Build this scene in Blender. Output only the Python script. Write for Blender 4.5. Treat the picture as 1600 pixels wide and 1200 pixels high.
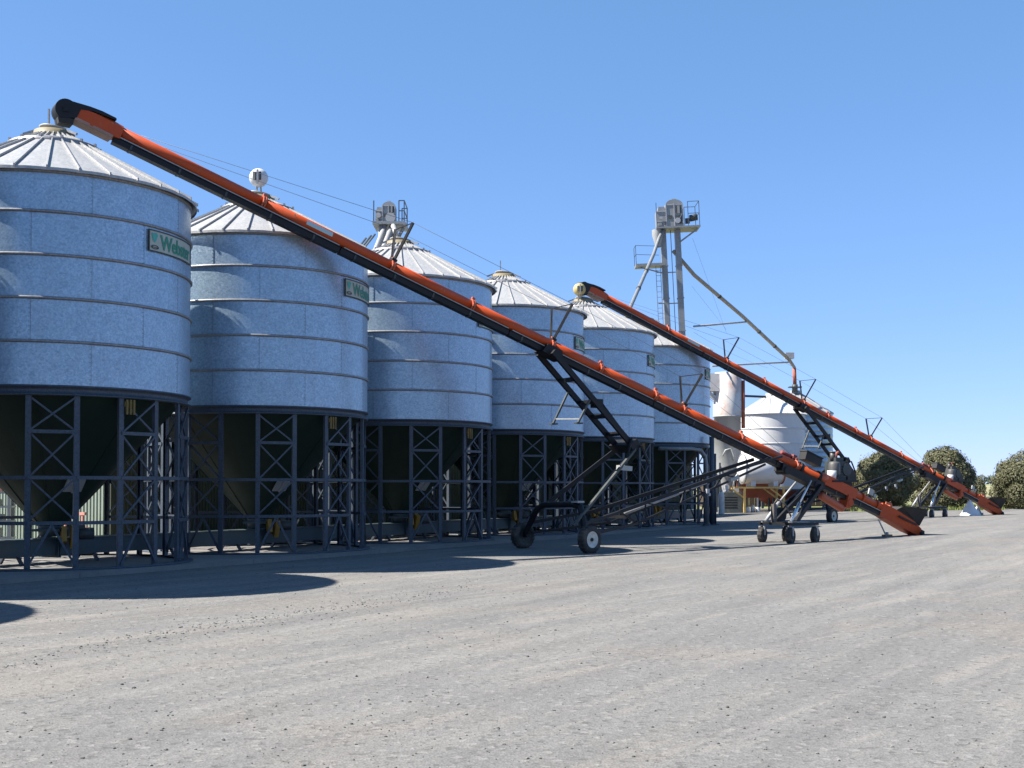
import bpy, math, random
import numpy as np
from mathutils import Vector, Matrix, noise as mnoise

for o in list(bpy.data.objects):
    bpy.data.objects.remove(o)
SC = bpy.context.scene
COL = SC.collection
PI = math.pi
R = math.radians
rnd = random.Random(7)

# ------------------------------------------------------------------ camera
FPX = 1927.0
PITCH = R(1.5)
CAMH = 1.70
CY = 763 - FPX * math.tan(PITCH)
cd = bpy.data.cameras.new('camera')
cam = bpy.data.objects.new('camera', cd)
COL.objects.link(cam)
cam.location = (0, 0, CAMH)
cam.rotation_euler = (PI / 2 + PITCH, 0, 0)
cd.sensor_width = 36
cd.lens = 36 * FPX / 1600
cd.shift_y = (CY - 600) / 1600
cd.clip_start = 0.1
cd.clip_end = 6000
SC.camera = cam

# ------------------------------------------------------------------ sky, sun, exposure
SUN_AZ = Vector((-0.985, -0.174))          # horizontal direction towards the sun
SUN_EL = R(48)
w = bpy.data.worlds.new('World')
SC.world = w
w.use_nodes = True
nt = w.node_tree
sky = nt.nodes.new('ShaderNodeTexSky')
sky.sky_type = 'NISHITA'
sky.sun_disc = False
sky.sun_elevation = SUN_EL
sky.sun_rotation = math.atan2(SUN_AZ.x, SUN_AZ.y)
sky.altitude = 2500
sky.air_density = 1.0
sky.dust_density = 0.0
sky.ozone_density = 3.0
bg = nt.nodes['Background']
bg.inputs['Strength'].default_value = 0.0972
bal = nt.nodes.new('ShaderNodeMix')            # white balance of the sky light
bal.data_type = 'RGBA'
bal.blend_type = 'MULTIPLY'
bal.inputs['Factor'].default_value = 1.0
bal.inputs['B'].default_value = (0.70, 1.10, 1.44, 1)
sep = nt.nodes.new('ShaderNodeSeparateColor')    # softer rise towards the horizon
com = nt.nodes.new('ShaderNodeCombineColor')
nt.links.new(sky.outputs[0], sep.inputs[0])
for ch, gm in enumerate((0.70, 0.55, 0.62)):
    pw = nt.nodes.new('ShaderNodeMath')
    pw.operation = 'POWER'
    pw.inputs[1].default_value = gm
    nt.links.new(sep.outputs[ch], pw.inputs[0])
    nt.links.new(pw.outputs[0], com.inputs[ch])
nt.links.new(com.outputs[0], bal.inputs['A'])
nt.links.new(bal.outputs['Result'], bg.inputs['Color'])
sl = bpy.data.lights.new('sun', 'SUN')
sl.energy = 5.0
sl.angle = R(0.53)
sl.color = (1.0, 0.94, 0.86)
so = bpy.data.objects.new('sun', sl)
COL.objects.link(so)
sdir = Vector((SUN_AZ.x * math.cos(SUN_EL), SUN_AZ.y * math.cos(SUN_EL), math.sin(SUN_EL)))
so.rotation_euler = (-sdir).to_track_quat('-Z', 'Y').to_euler()
so.location = sdir * 100
SC.view_settings.view_transform = 'Standard'
SC.view_settings.look = 'None'
SC.view_settings.exposure = 1.42
SC.view_settings.gamma = 1.0
SC.view_settings.use_curve_mapping = False

# ------------------------------------------------------------------ helpers: metadata
def tag(o, label=None, cat=None, group=None, kind=None):
    if label: o['label'] = label
    if cat: o['category'] = cat
    if group: o['group'] = group
    if kind: o['kind'] = kind
    return o

def empty(name, loc=(0, 0, 0), rz=0, label=None, cat=None, group=None):
    o = bpy.data.objects.new(name, None)
    COL.objects.link(o)
    o.empty_display_size = 0.2
    o.location = loc
    o.rotation_euler = (0, 0, rz)
    return tag(o, label, cat, group)

def place(name, me, parent=None, loc=(0, 0, 0), rot=(0, 0, 0)):
    o = bpy.data.objects.new(name, me)
    COL.objects.link(o)
    o.parent = parent
    o.location = loc
    o.rotation_euler = rot
    return o

def kids(o):
    return [c for c in KIDS.get(o.name, [])]

def copy_tree(o, parent=None, depth=0):
    c = o.copy()
    COL.objects.link(c)
    c.parent = parent
    for ch in list(o.children):
        copy_tree(ch, c, depth + 1)
    return c

# ------------------------------------------------------------------ helpers: mesh builder
class MB:
    def __init__(self):
        self.v = []
        self.f = []
        self.s = []

    def add(self, vs, fs, smooth=False):
        n = len(self.v)
        self.v.extend([tuple(p) for p in vs])
        for f in fs:
            self.f.append(tuple(i + n for i in f))
            self.s.append(smooth)
        return self

    def box(self, c, s, rot=None, taper=(1, 1)):
        x, y, z = s[0] / 2, s[1] / 2, s[2] / 2
        vs = [Vector((sx * x * (taper[0] if sz > 0 else 1), sy * y * (taper[1] if sz > 0 else 1), sz * z))
              for sz in (-1, 1) for sx, sy in ((-1, -1), (1, -1), (1, 1), (-1, 1))]
        if rot is not None:
            vs = [rot @ p for p in vs]
        c = Vector(c)
        return self.add([p + c for p in vs], [(3, 2, 1, 0), (4, 5, 6, 7), (0, 1, 5, 4), (1, 2, 6, 5), (2, 3, 7, 6), (3, 0, 4, 7)])

    def bar(self, p, q, wd, ht=None, up=(0, 0, 1)):
        ht = wd if ht is None else ht
        p = Vector(p); q = Vector(q)
        d = (q - p)
        L = d.length
        d.normalize()
        u = Vector(up)
        if abs(d.dot(u)) > 0.98: u = Vector((1, 0, 0))
        a = d.cross(u).normalized()
        b = a.cross(d).normalized()
        m = Matrix((a, d, b)).transposed()
        return self.box((p + q) / 2, (wd, L, ht), m)

    def tube(self, p, q, r, n=10, r2=None, caps=True):
        r2 = r if r2 is None else r2
        p = Vector(p); q = Vector(q)
        d = (q - p).normalized()
        u = Vector((0, 0, 1)) if abs(d.z) < 0.95 else Vector((1, 0, 0))
        a = d.cross(u).normalized(); b = a.cross(d)
        vs = []
        for i in range(n):
            t = 2 * PI * i / n
            vs.append(p + (a * math.cos(t) + b * math.sin(t)) * r)
        for i in range(n):
            t = 2 * PI * i / n
            vs.append(q + (a * math.cos(t) + b * math.sin(t)) * r2)
        self.add(vs, [(i, (i + 1) % n, n + (i + 1) % n, n + i) for i in range(n)], True)
        if caps:
            k = len(self.v) - 2 * n
            self.f.append(tuple(k + i for i in reversed(range(n)))); self.s.append(False)
            self.f.append(tuple(k + n + i for i in range(n))); self.s.append(False)
        return self

    def path(self, pts, r, n=8):
        pts = [Vector(p) for p in pts]
        rings = []
        ref = None
        for i, p in enumerate(pts):
            d = ((pts[min(i + 1, len(pts) - 1)] - pts[max(i - 1, 0)])).normalized()
            if ref is None:
                u = Vector((0, 0, 1)) if abs(d.z) < 0.9 else Vector((1, 0, 0))
                a = d.cross(u).normalized()
            else:
                a = (ref - d * ref.dot(d)).normalized()
            ref = a
            b = d.cross(a)
            rings.append([p + (a * math.cos(2 * PI * k / n) + b * math.sin(2 * PI * k / n)) * r for k in range(n)])
        vs = [x for rg in rings for x in rg]
        fs = []
        for i in range(len(pts) - 1):
            for k in range(n):
                fs.append((i * n + k, i * n + (k + 1) % n, (i + 1) * n + (k + 1) % n, (i + 1) * n + k))
        self.add(vs, fs, True)
        k = len(self.v) - len(vs)
        self.f.append(tuple(k + i for i in reversed(range(n)))); self.s.append(False)
        e = k + (len(pts) - 1) * n
        self.f.append(tuple(e + i for i in range(n))); self.s.append(False)
        return self

    def lathe(self, prof, n=48, c=(0, 0, 0), a0=0.0, a1=2 * PI, smooth=True, axis='z'):
        full = abs(a1 - a0 - 2 * PI) < 1e-6
        m = n if full else n + 1
        vs = []
        for r, z in prof:
            for i in range(m):
                t = a0 + (a1 - a0) * i / n
                p = (r * math.cos(t), r * math.sin(t), z)
                if axis == 'y': p = (p[0], p[2], p[1])
                if axis == 'x': p = (p[2], p[0], p[1])
                vs.append((p[0] + c[0], p[1] + c[1], p[2] + c[2]))
        fs = []
        for j in range(len(prof) - 1):
            for i in range(n):
                k = (i + 1) % m
                q = (j * m + i, j * m + k, (j + 1) * m + k, (j + 1) * m + i)
                fs.append(q if axis != 'y' else q[::-1])
        return self.add(vs, fs, smooth)

    def mesh(self, name, mat):
        me = bpy.data.meshes.new(name)
        me.from_pydata([tuple(p) for p in self.v], [], self.f)
        me.polygons.foreach_set('use_smooth', self.s)
        if mat is not None: me.materials.append(mat)
        me.update()
        return me

    def build(self, name, mat, parent=None, loc=(0, 0, 0), rot=(0, 0, 0)):
        return place(name, self.mesh(name, mat), parent, loc, rot)

def pol(r, deg, z=0.0):
    """deg measured from -y towards +x"""
    a = R(deg)
    return Vector((r * math.sin(a), -r * math.cos(a), z))

def gz(x):
    s = min(1.0, max(0.0, (x - 2) / 24.0))
    return 0.3 * s * s * (3 - 2 * s)

def pt(px, py, Y):
    """a point of the place that lies Y metres ahead of where the photographer stood"""
    u = (px - 800) / FPX; v = (CY - py) / FPX
    d = Vector((u, math.cos(PITCH) - v * math.sin(PITCH), math.sin(PITCH) + v * math.cos(PITCH)))
    return Vector((0, 0, CAMH)) + d * (Y / d.y)

# ------------------------------------------------------------------ materials
class NT:
    def __init__(self, name):
        self.m = bpy.data.materials.new(name)
        self.m.use_nodes = True
        self.t = self.m.node_tree
        self.b = self.t.nodes['Principled BSDF']

    def n(self, typ, **kw):
        nd = self.t.nodes.new(typ)
        for k, v in kw.items(): setattr(nd, k, v)
        return nd

    def l(self, a, b):
        self.t.links.new(a, b)

    def pos(self, scale=(1, 1, 1), obj=False, rot=(0, 0, 0)):
        mp = self.n('ShaderNodeMapping')
        mp.inputs['Scale'].default_value = scale
        mp.inputs['Rotation'].default_value = rot
        if obj:
            tc = self.n('ShaderNodeTexCoord'); self.l(tc.outputs['Object'], mp.inputs['Vector'])
        else:
            g = self.n('ShaderNodeNewGeometry'); self.l(g.outputs['Position'], mp.inputs['Vector'])
        return mp.outputs['Vector']

    def pos2(self, scale, rz):
        a = self.pos((1, 1, 1), rot=(0, 0, rz))
        mp = self.n('ShaderNodeMapping')
        mp.inputs['Scale'].default_value = scale
        self.l(a, mp.inputs['Vector'])
        return mp.outputs['Vector']

    def noise(self, vec, scale, detail=4, rough=0.6, dist=0.0):
        nd = self.n('ShaderNodeTexNoise')
        nd.inputs['Scale'].default_value = scale
        nd.inputs['Detail'].default_value = detail
        nd.inputs['Roughness'].default_value = rough
        nd.inputs['Distortion'].default_value = dist
        self.l(vec, nd.inputs['Vector'])
        return nd.outputs['Fac']

    def ramp(self, fac, stops):
        r = self.n('ShaderNodeValToRGB')
        el = r.color_ramp.elements
        while len(el) < len(stops): el.new(0.5)
        for e, (p, c) in zip(el, stops):
            e.position = p
            e.color = (c, c, c, 1) if not isinstance(c, tuple) else (*c[:3], 1)
        self.l(fac, r.inputs['Fac'])
        return r.outputs['Color']

    def mix(self, fac, a, b, mode='MIX'):
        m = self.n('ShaderNodeMix', data_type='RGBA', blend_type=mode)
        for sock, val in ((m.inputs['Factor'], fac), (m.inputs['A'], a), (m.inputs['B'], b)):
            if hasattr(val, 'links'): self.l(val, sock)
            elif isinstance(val, tuple): sock.default_value = (*val[:3], 1)
            else: sock.default_value = val
        return m.outputs['Result']

    def bump(self, h, strength=0.2, dist=0.01, prev=None):
        b = self.n('ShaderNodeBump')
        b.inputs['Strength'].default_value = strength
        b.inputs['Distance'].default_value = dist
        self.l(h, b.inputs['Height'])
        if prev is not None: self.l(prev, b.inputs['Normal'])
        return b.outputs['Normal']

    def set(self, k, v):
        s = self.b.inputs[k]
        if hasattr(v, 'links'): self.l(v, s)
        else: s.default_value = (*v[:3], 1) if isinstance(v, tuple) else v
        return self

def paint(name, col, rough=0.5, metal=0.0, dirt=0.35, dirtcol=(0.16, 0.13, 0.10), scale=1.5, spec=0.5, chips=0.0, chipcol=(0.2, 0.19, 0.18)):
    k = NT(name)
    p = k.pos()
    n1 = k.noise(p, scale, 6, 0.65)
    f = k.ramp(n1, [(0.45, 0.0), (0.75, dirt)])
    c = k.mix(f, col, dirtcol)
    n3 = k.noise(p, scale * 9, 3)
    c = k.mix(k.ramp(n3, [(0.35, 0.16), (0.65, 0.0)]), c, tuple(x * 0.6 for x in col))
    if chips:
        n2 = k.noise(p, scale * 5, 5, 0.7)
        c = k.mix(k.ramp(n2, [(0.62, 0.0), (0.68, chips)]), c, chipcol)
    k.set('Base Color', c)
    k.set('Roughness', k.ramp(n1, [(0.3, max(0.05, rough - 0.08)), (0.75, min(1, rough + 0.18))]))
    k.set('Metallic', metal)
    k.set('Specular IOR Level', spec)
    k.set('Normal', k.bump(n3, 0.12, 0.004))
    return k.m

def galvanised(name, c0, c1, rough, metal, spangle=32.0, streak=0.3, dull=(0.42, 0.42, 0.42)):
    k = NT(name)
    p = k.pos()
    vo = k.n('ShaderNodeTexVoronoi')
    vo.inputs['Scale'].default_value = spangle
    k.l(p, vo.inputs['Vector'])
    sp = k.n('ShaderNodeSeparateColor'); k.l(vo.outputs['Color'], sp.inputs['Color'])
    c = k.mix(sp.outputs[0], c0, c1)
    ps = k.pos((2.2, 2.2, 0.16))
    st = k.noise(ps, 1.6, 6, 0.7, 0.3)
    c = k.mix(k.ramp(st, [(0.46, 0.0), (0.78, streak)]), c, dull)
    c = k.mix(0.9, c, k.ramp(k.noise(p, 17, 3, 0.6), [(0.32, 0.87), (0.68, 1.13)]), 'MULTIPLY')
    c = k.mix(0.9, c, k.ramp(k.noise(p, 3.2, 5, 0.65), [(0.3, 0.92), (0.7, 1.08)]), 'MULTIPLY')
    cl = k.noise(p, 0.9, 5, 0.6)
    c = k.mix(k.ramp(cl, [(0.35, streak * 0.6), (0.6, 0.0)]), c, tuple(x * 0.7 for x in c0))
    k.set('Base Color', c)
    k.set('Metallic', metal)
    rr = k.n('ShaderNodeMath', operation='MULTIPLY_ADD')
    k.l(sp.outputs[1], rr.inputs[0]); rr.inputs[1].default_value = 0.16; rr.inputs[2].default_value = rough - 0.08
    k.set('Roughness', rr.outputs[0])
    wv = k.noise(k.pos((1, 1, 0.6)), 1.1, 3, 0.5)
    nb = k.bump(wv, 0.25, 0.03)
    k.set('Normal', k.bump(sp.outputs[2], 0.03, 0.003, nb))
    return k.m

M = {}
M['wall'] = galvanised('galvanised_sheet', (0.235, 0.335, 0.43), (0.345, 0.45, 0.54), 0.36, 0.55, dull=(0.27, 0.30, 0.34), streak=0.2)
M['roof'] = galvanised('zinc_roof_sheet', (0.29, 0.295, 0.295), (0.365, 0.365, 0.36), 0.5, 0.2, 30, 0.18, (0.26, 0.25, 0.24))
M['band'] = galvanised('galvanised_band', (0.20, 0.20, 0.21), (0.30, 0.30, 0.30), 0.5, 0.4, 40, 0.4, (0.14, 0.11, 0.09))
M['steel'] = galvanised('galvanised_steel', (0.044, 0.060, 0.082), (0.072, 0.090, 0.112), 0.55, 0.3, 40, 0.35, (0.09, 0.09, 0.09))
M['seam'] = galvanised('galvanised_lap', (0.17, 0.235, 0.30), (0.23, 0.30, 0.36), 0.5, 0.4, 40, 0.2, (0.16, 0.17, 0.18))
M['tubing'] = galvanised('galvanised_tubing', (0.17, 0.185, 0.19), (0.25, 0.26, 0.265), 0.5, 0.3, 40, 0.35, (0.2, 0.18, 0.15))
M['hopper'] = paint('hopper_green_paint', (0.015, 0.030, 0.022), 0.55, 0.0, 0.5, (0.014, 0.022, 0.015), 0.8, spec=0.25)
M['trough'] = paint('trough_teal_paint', (0.035, 0.062, 0.070), 0.5, 0.1, 0.4)
M['orange'] = paint('orange_paint', (0.43, 0.056, 0.007), 0.45, 0.0, 0.55, (0.30, 0.075, 0.030), 0.9, spec=0.3, chips=0.5, chipcol=(0.36, 0.17, 0.10))
M['orange_light'] = paint('faded_orange_paint', (0.40, 0.08, 0.03), 0.45, 0.0, 0.3)
M['black'] = paint('black_paint', (0.008, 0.0085, 0.010), 0.5, 0.0, 0.4, (0.028, 0.026, 0.024), spec=0.3)
M['rubber'] = paint('black_rubber', (0.015, 0.015, 0.015), 0.75, 0.0, 0.5, (0.09, 0.08, 0.07))
M['tyre'] = paint('tyre_rubber', (0.030, 0.028, 0.027), 0.85, 0.0, 0.7, (0.17, 0.14, 0.11), 4)
M['rim'] = paint('rim_cream_paint', (0.62, 0.60, 0.52), 0.5, 0.0, 0.4, (0.3, 0.22, 0.15), 4)
M['white'] = paint('white_paint', (0.52, 0.525, 0.53), 0.45, 0.0, 0.18, (0.4, 0.34, 0.28), 0.8)
M['rusty'] = paint('rust_streaked_white', (0.52, 0.515, 0.50), 0.55, 0.0, 0.75, (0.36, 0.14, 0.06), 0.9, chips=0.7, chipcol=(0.30, 0.10, 0.04))
M['rust'] = paint('rust_red_paint', (0.30, 0.075, 0.035), 0.7, 0.0, 0.5, (0.12, 0.05, 0.03), 2)
M['yellow'] = paint('yellow_paint', (0.42, 0.33, 0.13), 0.5, 0.0, 0.4, (0.2, 0.12, 0.05), 2)
M['ochre'] = paint('ochre_paint', (0.50, 0.33, 0.09), 0.55, 0.0, 0.5, (0.16, 0.09, 0.04), 2, chips=0.5)
M['head'] = paint('weathered_zinc_paint', (0.24, 0.255, 0.26), 0.5, 0.2, 0.5, (0.14, 0.125, 0.11), 1.6)
M['skirt'] = paint('reflected_light_skirt', (0.30, 0.17, 0.12), 0.5, 0.0, 0.4)  # pale brown paints in the reflected light along the head's lower edge
M['spout'] = paint('cream_spout_paint', (0.30, 0.265, 0.205), 0.55, 0.1, 0.5, (0.14, 0.11, 0.09), 1.0)
M['tank_grey'] = paint('dull_tank_paint', (0.07, 0.07, 0.07), 0.5, 0.1, 0.5)
M['tan'] = paint('weathered_tan_paint', (0.20, 0.165, 0.09), 0.6, 0.0, 0.5)
M['bracket'] = paint('grimy_yellow_paint', (0.17, 0.11, 0.025), 0.7, 0.0, 0.6, (0.06, 0.045, 0.02), 3)
M['guard'] = paint('dull_yellow_paint', (0.33, 0.19, 0.03), 0.6, 0.0, 0.5, (0.1, 0.06, 0.03), 3)
M['grey'] = paint('grey_paint', (0.33, 0.34, 0.35), 0.5, 0.2, 0.4)
M['chrome'] = paint('bright_steel', (0.75, 0.74, 0.72), 0.25, 0.9, 0.2)
M['pale'] = paint('pale_grey_paint', (0.31, 0.32, 0.315), 0.5, 0.1, 0.35)
M['dark'] = paint('dark_machine_paint', (0.035, 0.045, 0.045), 0.55, 0.1, 0.5)
M['red'] = paint('red_paint', (0.20, 0.018, 0.018), 0.5, 0.0, 0.4)
M['pink'] = paint('faded_red_paint', (0.55, 0.25, 0.20), 0.6, 0.0, 0.4)
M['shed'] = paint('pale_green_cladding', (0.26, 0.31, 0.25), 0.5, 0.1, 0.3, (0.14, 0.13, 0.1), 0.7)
M['shed_shade'] = paint('shaded_green_cladding', (0.050, 0.060, 0.036), 0.55, 0.0, 0.4, (0.04, 0.035, 0.025), 0.7, spec=0.3)  # same cladding with the shade of the long side put into its colour
M['shade_boards'] = paint('shade_brown_boards', (0.045, 0.028, 0.018), 0.8, 0.0, 0.5, (0.02, 0.015, 0.012), 1.5)  # dark brown chosen to stand for shade behind the stand
M['wire'] = paint('grey_wire', (0.20, 0.21, 0.23), 0.5, 0.3, 0.2)
M['wood'] = paint('old_timber', (0.22, 0.15, 0.09), 0.85, 0.0, 0.6, (0.08, 0.06, 0.05), 5)
M['cream'] = paint('cream_sign_plate', (0.38, 0.41, 0.35), 0.5, 0.0, 0.3, (0.25, 0.26, 0.22), 3)
M['green'] = paint('green_sign_ink', (0.015, 0.22, 0.14), 0.5, 0.0, 0.25, (0.1, 0.2, 0.15), 3)
M['lightgreen'] = paint('teal_sign_ink', (0.05, 0.36, 0.30), 0.5, 0.0, 0.25, (0.1, 0.2, 0.15), 3)
M['ink'] = paint('black_sign_ink', (0.03, 0.035, 0.03), 0.5, 0.0, 0.2)
M['label'] = paint('pale_blue_label', (0.36, 0.50, 0.50), 0.5, 0.0, 0.3, (0.4, 0.4, 0.36), 4)
M['sack'] = paint('white_woven_sack', (0.66, 0.65, 0.63), 0.85, 0.0, 0.3, (0.45, 0.36, 0.28), 3)
M['bark'] = paint('bark', (0.12, 0.09, 0.065), 0.9, 0.0, 0.5, (0.05, 0.04, 0.03), 6)

def mat_concrete():
    k = NT('concrete')
    p = k.pos()
    a = k.noise(p, 0.7, 6, 0.65); b = k.noise(p, 14, 5, 0.7)
    c = k.ramp(a, [(0.3, (0.13, 0.125, 0.118)), (0.7, (0.19, 0.182, 0.172))])
    c = k.mix(k.ramp(b, [(0.4, 0.35), (0.62, 0.0)]), c, (0.22, 0.21, 0.20))
    k.set('Base Color', c).set('Roughness', 0.9)
    k.set('Normal', k.bump(b, 0.3, 0.01))
    return k.m
M['concrete'] = mat_concrete()

ROWDEG = math.degrees(math.atan2(0.880, 0.475))
def mat_gravel():
    k = NT('gravel_yard')
    base = k.pos()
    along = k.pos2((0.045, 0.9, 1), -R(ROWDEG))
    st = k.noise(along, 1.0, 7, 0.62, 0.4)
    st2 = k.noise(k.pos2((0.26, 2.2, 1), -R(ROWDEG - 9)), 1.0, 6, 0.65, 0.6)
    patch = k.noise(base, 0.22, 6, 0.6, 0.3)
    c = k.ramp(st, [(0.3, (0.126, 0.122, 0.118)), (0.5, (0.148, 0.146, 0.139)), (0.72, (0.185, 0.178, 0.164))])
    c = k.mix(k.ramp(st2, [(0.52, 0.0), (0.68, 0.7)]), c, (0.208, 0.194, 0.174))
    c = k.mix(k.ramp(patch, [(0.50, 0.0), (0.70, 0.5)]), c, (0.192, 0.167, 0.136))
    c = k.mix(k.ramp(k.noise(base, 0.55, 5, 0.6), [(0.35, 0.35), (0.5, 0.0)]), c, (0.114, 0.114, 0.115))
    tr = k.noise(k.pos2((0.012, 1.5, 1), -R(ROWDEG - 4)), 1.0, 3, 0.5, 0.15)
    c = k.mix(0.6, c, k.ramp(tr, [(0.38, 0.90), (0.5, 1.0), (0.60, 1.09)]), 'MULTIPLY')
    tr2 = k.noise(k.pos2((0.02, 5.5, 1), -R(ROWDEG + 11)), 1.0, 2, 0.5, 0.2)
    c = k.mix(0.4, c, k.ramp(tr2, [(0.36, 0.93), (0.5, 1.0), (0.64, 1.06)]), 'MULTIPLY')
    # crushed stone grain at three sizes
    v1 = k.n('ShaderNodeTexVoronoi'); v1.inputs['Scale'].default_value = 55; k.l(base, v1.inputs['Vector'])
    v2 = k.n('ShaderNodeTexVoronoi'); v2.inputs['Scale'].default_value = 20; k.l(base, v2.inputs['Vector'])
    s1 = k.n('ShaderNodeSeparateColor'); k.l(v1.outputs['Color'], s1.inputs['Color'])
    s2 = k.n('ShaderNodeSeparateColor'); k.l(v2.outputs['Color'], s2.inputs['Color'])
    c = k.mix(0.85, c, k.ramp(s1.outputs[0], [(0.0, 0.78), (0.5, 1.0), (1.0, 1.17)]), 'MULTIPLY')
    c = k.mix(k.ramp(s2.outputs[0], [(0.90, 0.0), (0.95, 0.5)]), c, (0.072, 0.071, 0.067))
    c = k.mix(k.ramp(s2.outputs[1], [(0.92, 0.0), (0.97, 0.5)]), c, (0.237, 0.228, 0.213))
    fine = k.noise(base, 120, 3, 0.7)
    c = k.mix(0.6, c, k.ramp(fine, [(0.3, 0.80), (0.7, 1.16)]), 'MULTIPLY')
    k.set('Base Color', c).set('Roughness', 0.95).set('Specular IOR Level', 0.25)
    nb = k.bump(patch, 0.5, 0.06)
    nb = k.bump(st, 0.5, 0.04, nb)
    nb = k.bump(v2.outputs['Distance'], 0.35, 0.012, nb)
    nb = k.bump(v1.outputs['Distance'], 0.5, 0.008, nb)
    k.set('Normal', k.bump(fine, 0.4, 0.004, nb))
    return k.m
M['gravel'] = mat_gravel()

def mat_stone():
    k = NT('loose_stone')
    g = k.n('ShaderNodeNewGeometry')
    c = k.ramp(g.outputs['Random Per Island'], [(0.0, (0.05, 0.05, 0.05)), (0.4, (0.105, 0.103, 0.098)), (1.0, (0.185, 0.18, 0.17))])
    k.set('Base Color', c).set('Roughness', 0.9)
    return k.m
M['stone'] = mat_stone()

def mat_pasture():
    k = NT('pasture')
    p = k.pos()
    a = k.noise(p, 0.02, 6, 0.6); b = k.noise(p, 0.8, 5, 0.7)
    c = k.ramp(a, [(0.35, (0.13, 0.17, 0.055)), (0.55, (0.24, 0.23, 0.11)), (0.7, (0.36, 0.31, 0.19))])
    c = k.mix(k.ramp(b, [(0.35, 0.4), (0.6, 0.0)]), c, (0.10, 0.11, 0.05))
    k.set('Base Color', c).set('Roughness', 0.95)
    return k.m
M['pasture'] = mat_pasture()

def mat_leaf(name, stops):
    k = NT(name)
    g = k.n('ShaderNodeNewGeometry')
    n1 = k.noise(k.pos(), 1.1, 4, 0.6)
    m = k.n('ShaderNodeMath', operation='MULTIPLY_ADD')
    k.l(g.outputs['Random Per Island'], m.inputs[0]); m.inputs[1].default_value = 0.34
    s = k.n('ShaderNodeMath', operation='MULTIPLY'); k.l(n1, s.inputs[0]); s.inputs[1].default_value = 0.5
    k.l(s.outputs[0], m.inputs[2])
    k.set('Base Color', k.ramp(m.outputs[0], stops)).set('Roughness', 0.65)
    k.set('Specular IOR Level', 0.3)
    k.b.inputs['Subsurface Weight'].default_value = 0.0
    return k.m
M['leaf'] = mat_leaf('shrub_foliage', [(0.1, (0.048, 0.053, 0.023)), (0.45, (0.088, 0.088, 0.043)), (0.85, (0.130, 0.119, 0.062))])
M['farleaf'] = mat_leaf('far_foliage', [(0.1, (0.05, 0.07, 0.06)), (0.9, (0.10, 0.12, 0.10))])
M['grassleaf'] = mat_leaf('grass_blades', [(0.1, (0.09, 0.13, 0.03)), (0.6, (0.18, 0.20, 0.06)), (0.95, (0.32, 0.27, 0.12))])

# ------------------------------------------------------------------ ground, slab, pasture, far trees
def make_ground():
    xs = sorted(set(list(np.arange(-60, 61, 1.5)) + [-400, -200, -120, -80, 80, 120, 200, 400]))
    ys = sorted(set([-200, -60, -20] + list(np.arange(-6, 93, 3.0))))
    vs = [(x, y, gz(x)) for y in ys for x in xs]
    n = len(xs)
    fs = [(j * n + i, j * n + i + 1, (j + 1) * n + i + 1, (j + 1) * n + i) for j in range(len(ys) - 1) for i in range(n - 1)]
    MB().add(vs, fs, True).build('ground', M['gravel'])
    bpy.data.objects['ground']['kind'] = 'structure'
    yl = ys[-1]
    Y2 = [yl - 2, yl, yl + 8, 120, 160, 220, 320, 450, 650, 1000, 2000, 4500]
    X2 = [-4000, -1500, -600, -250, -100, -40, 0, 20, 40, 60, 80, 120, 250, 600, 1500, 4000]
    def hz(x, y):
        b = gz(x) + 0.015
        if y <= yl: return gz(x) - (0.06 if y < yl else -0.012)
        d = y - yl
        return b + 3.6 * (1 - math.exp(-d / 300.0)) + 0.5 * math.sin(x * 0.01 + y * 0.013) * min(1, d / 150)
    vs = [(x, y, hz(x, y)) for y in Y2 for x in X2]
    n = len(X2)
    fs = [(j * n + i, j * n + i + 1, (j + 1) * n + i + 1, (j + 1) * n + i) for j in range(len(Y2) - 1) for i in range(n - 1)]
    MB().add(vs, fs, True).build('pasture_field', M['pasture'])['kind'] = 'structure'
make_ground()

ROW = Vector((0.475, 0.880, 0))
PERP = Vector((0.880, -0.475, 0))
C0 = Vector((-9.99, 26.72, 0))
SP = 6.80
def rowpt(s, p, z=0.0):
    return C0 + ROW * s + PERP * p + Vector((0, 0, z))

def make_slab():
    b = MB()
    m = Matrix((ROW, -PERP, Vector((0, 0, 1)))).transposed()
    n = 13
    for i in range(n):
        s0 = -17 + i * 5.0
        c = rowpt(s0 + 2.5, -0.45, 0.0)
        b.box(c + Vector((0, 0, 0.0)), (4.985, 7.1, 0.2), m)
    o = b.build('concrete_slab', M['concrete'])
    o['kind'] = 'structure'
make_slab()

# ------------------------------------------------------------------ the silo (prototype, origin on the ground under its centre)
RW = 2.90; ZB = 3.72; ZE = 7.965; NCOURSE = 5; CH = (ZE - ZB) / NCOURSE
silo_meshes = {}

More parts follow.
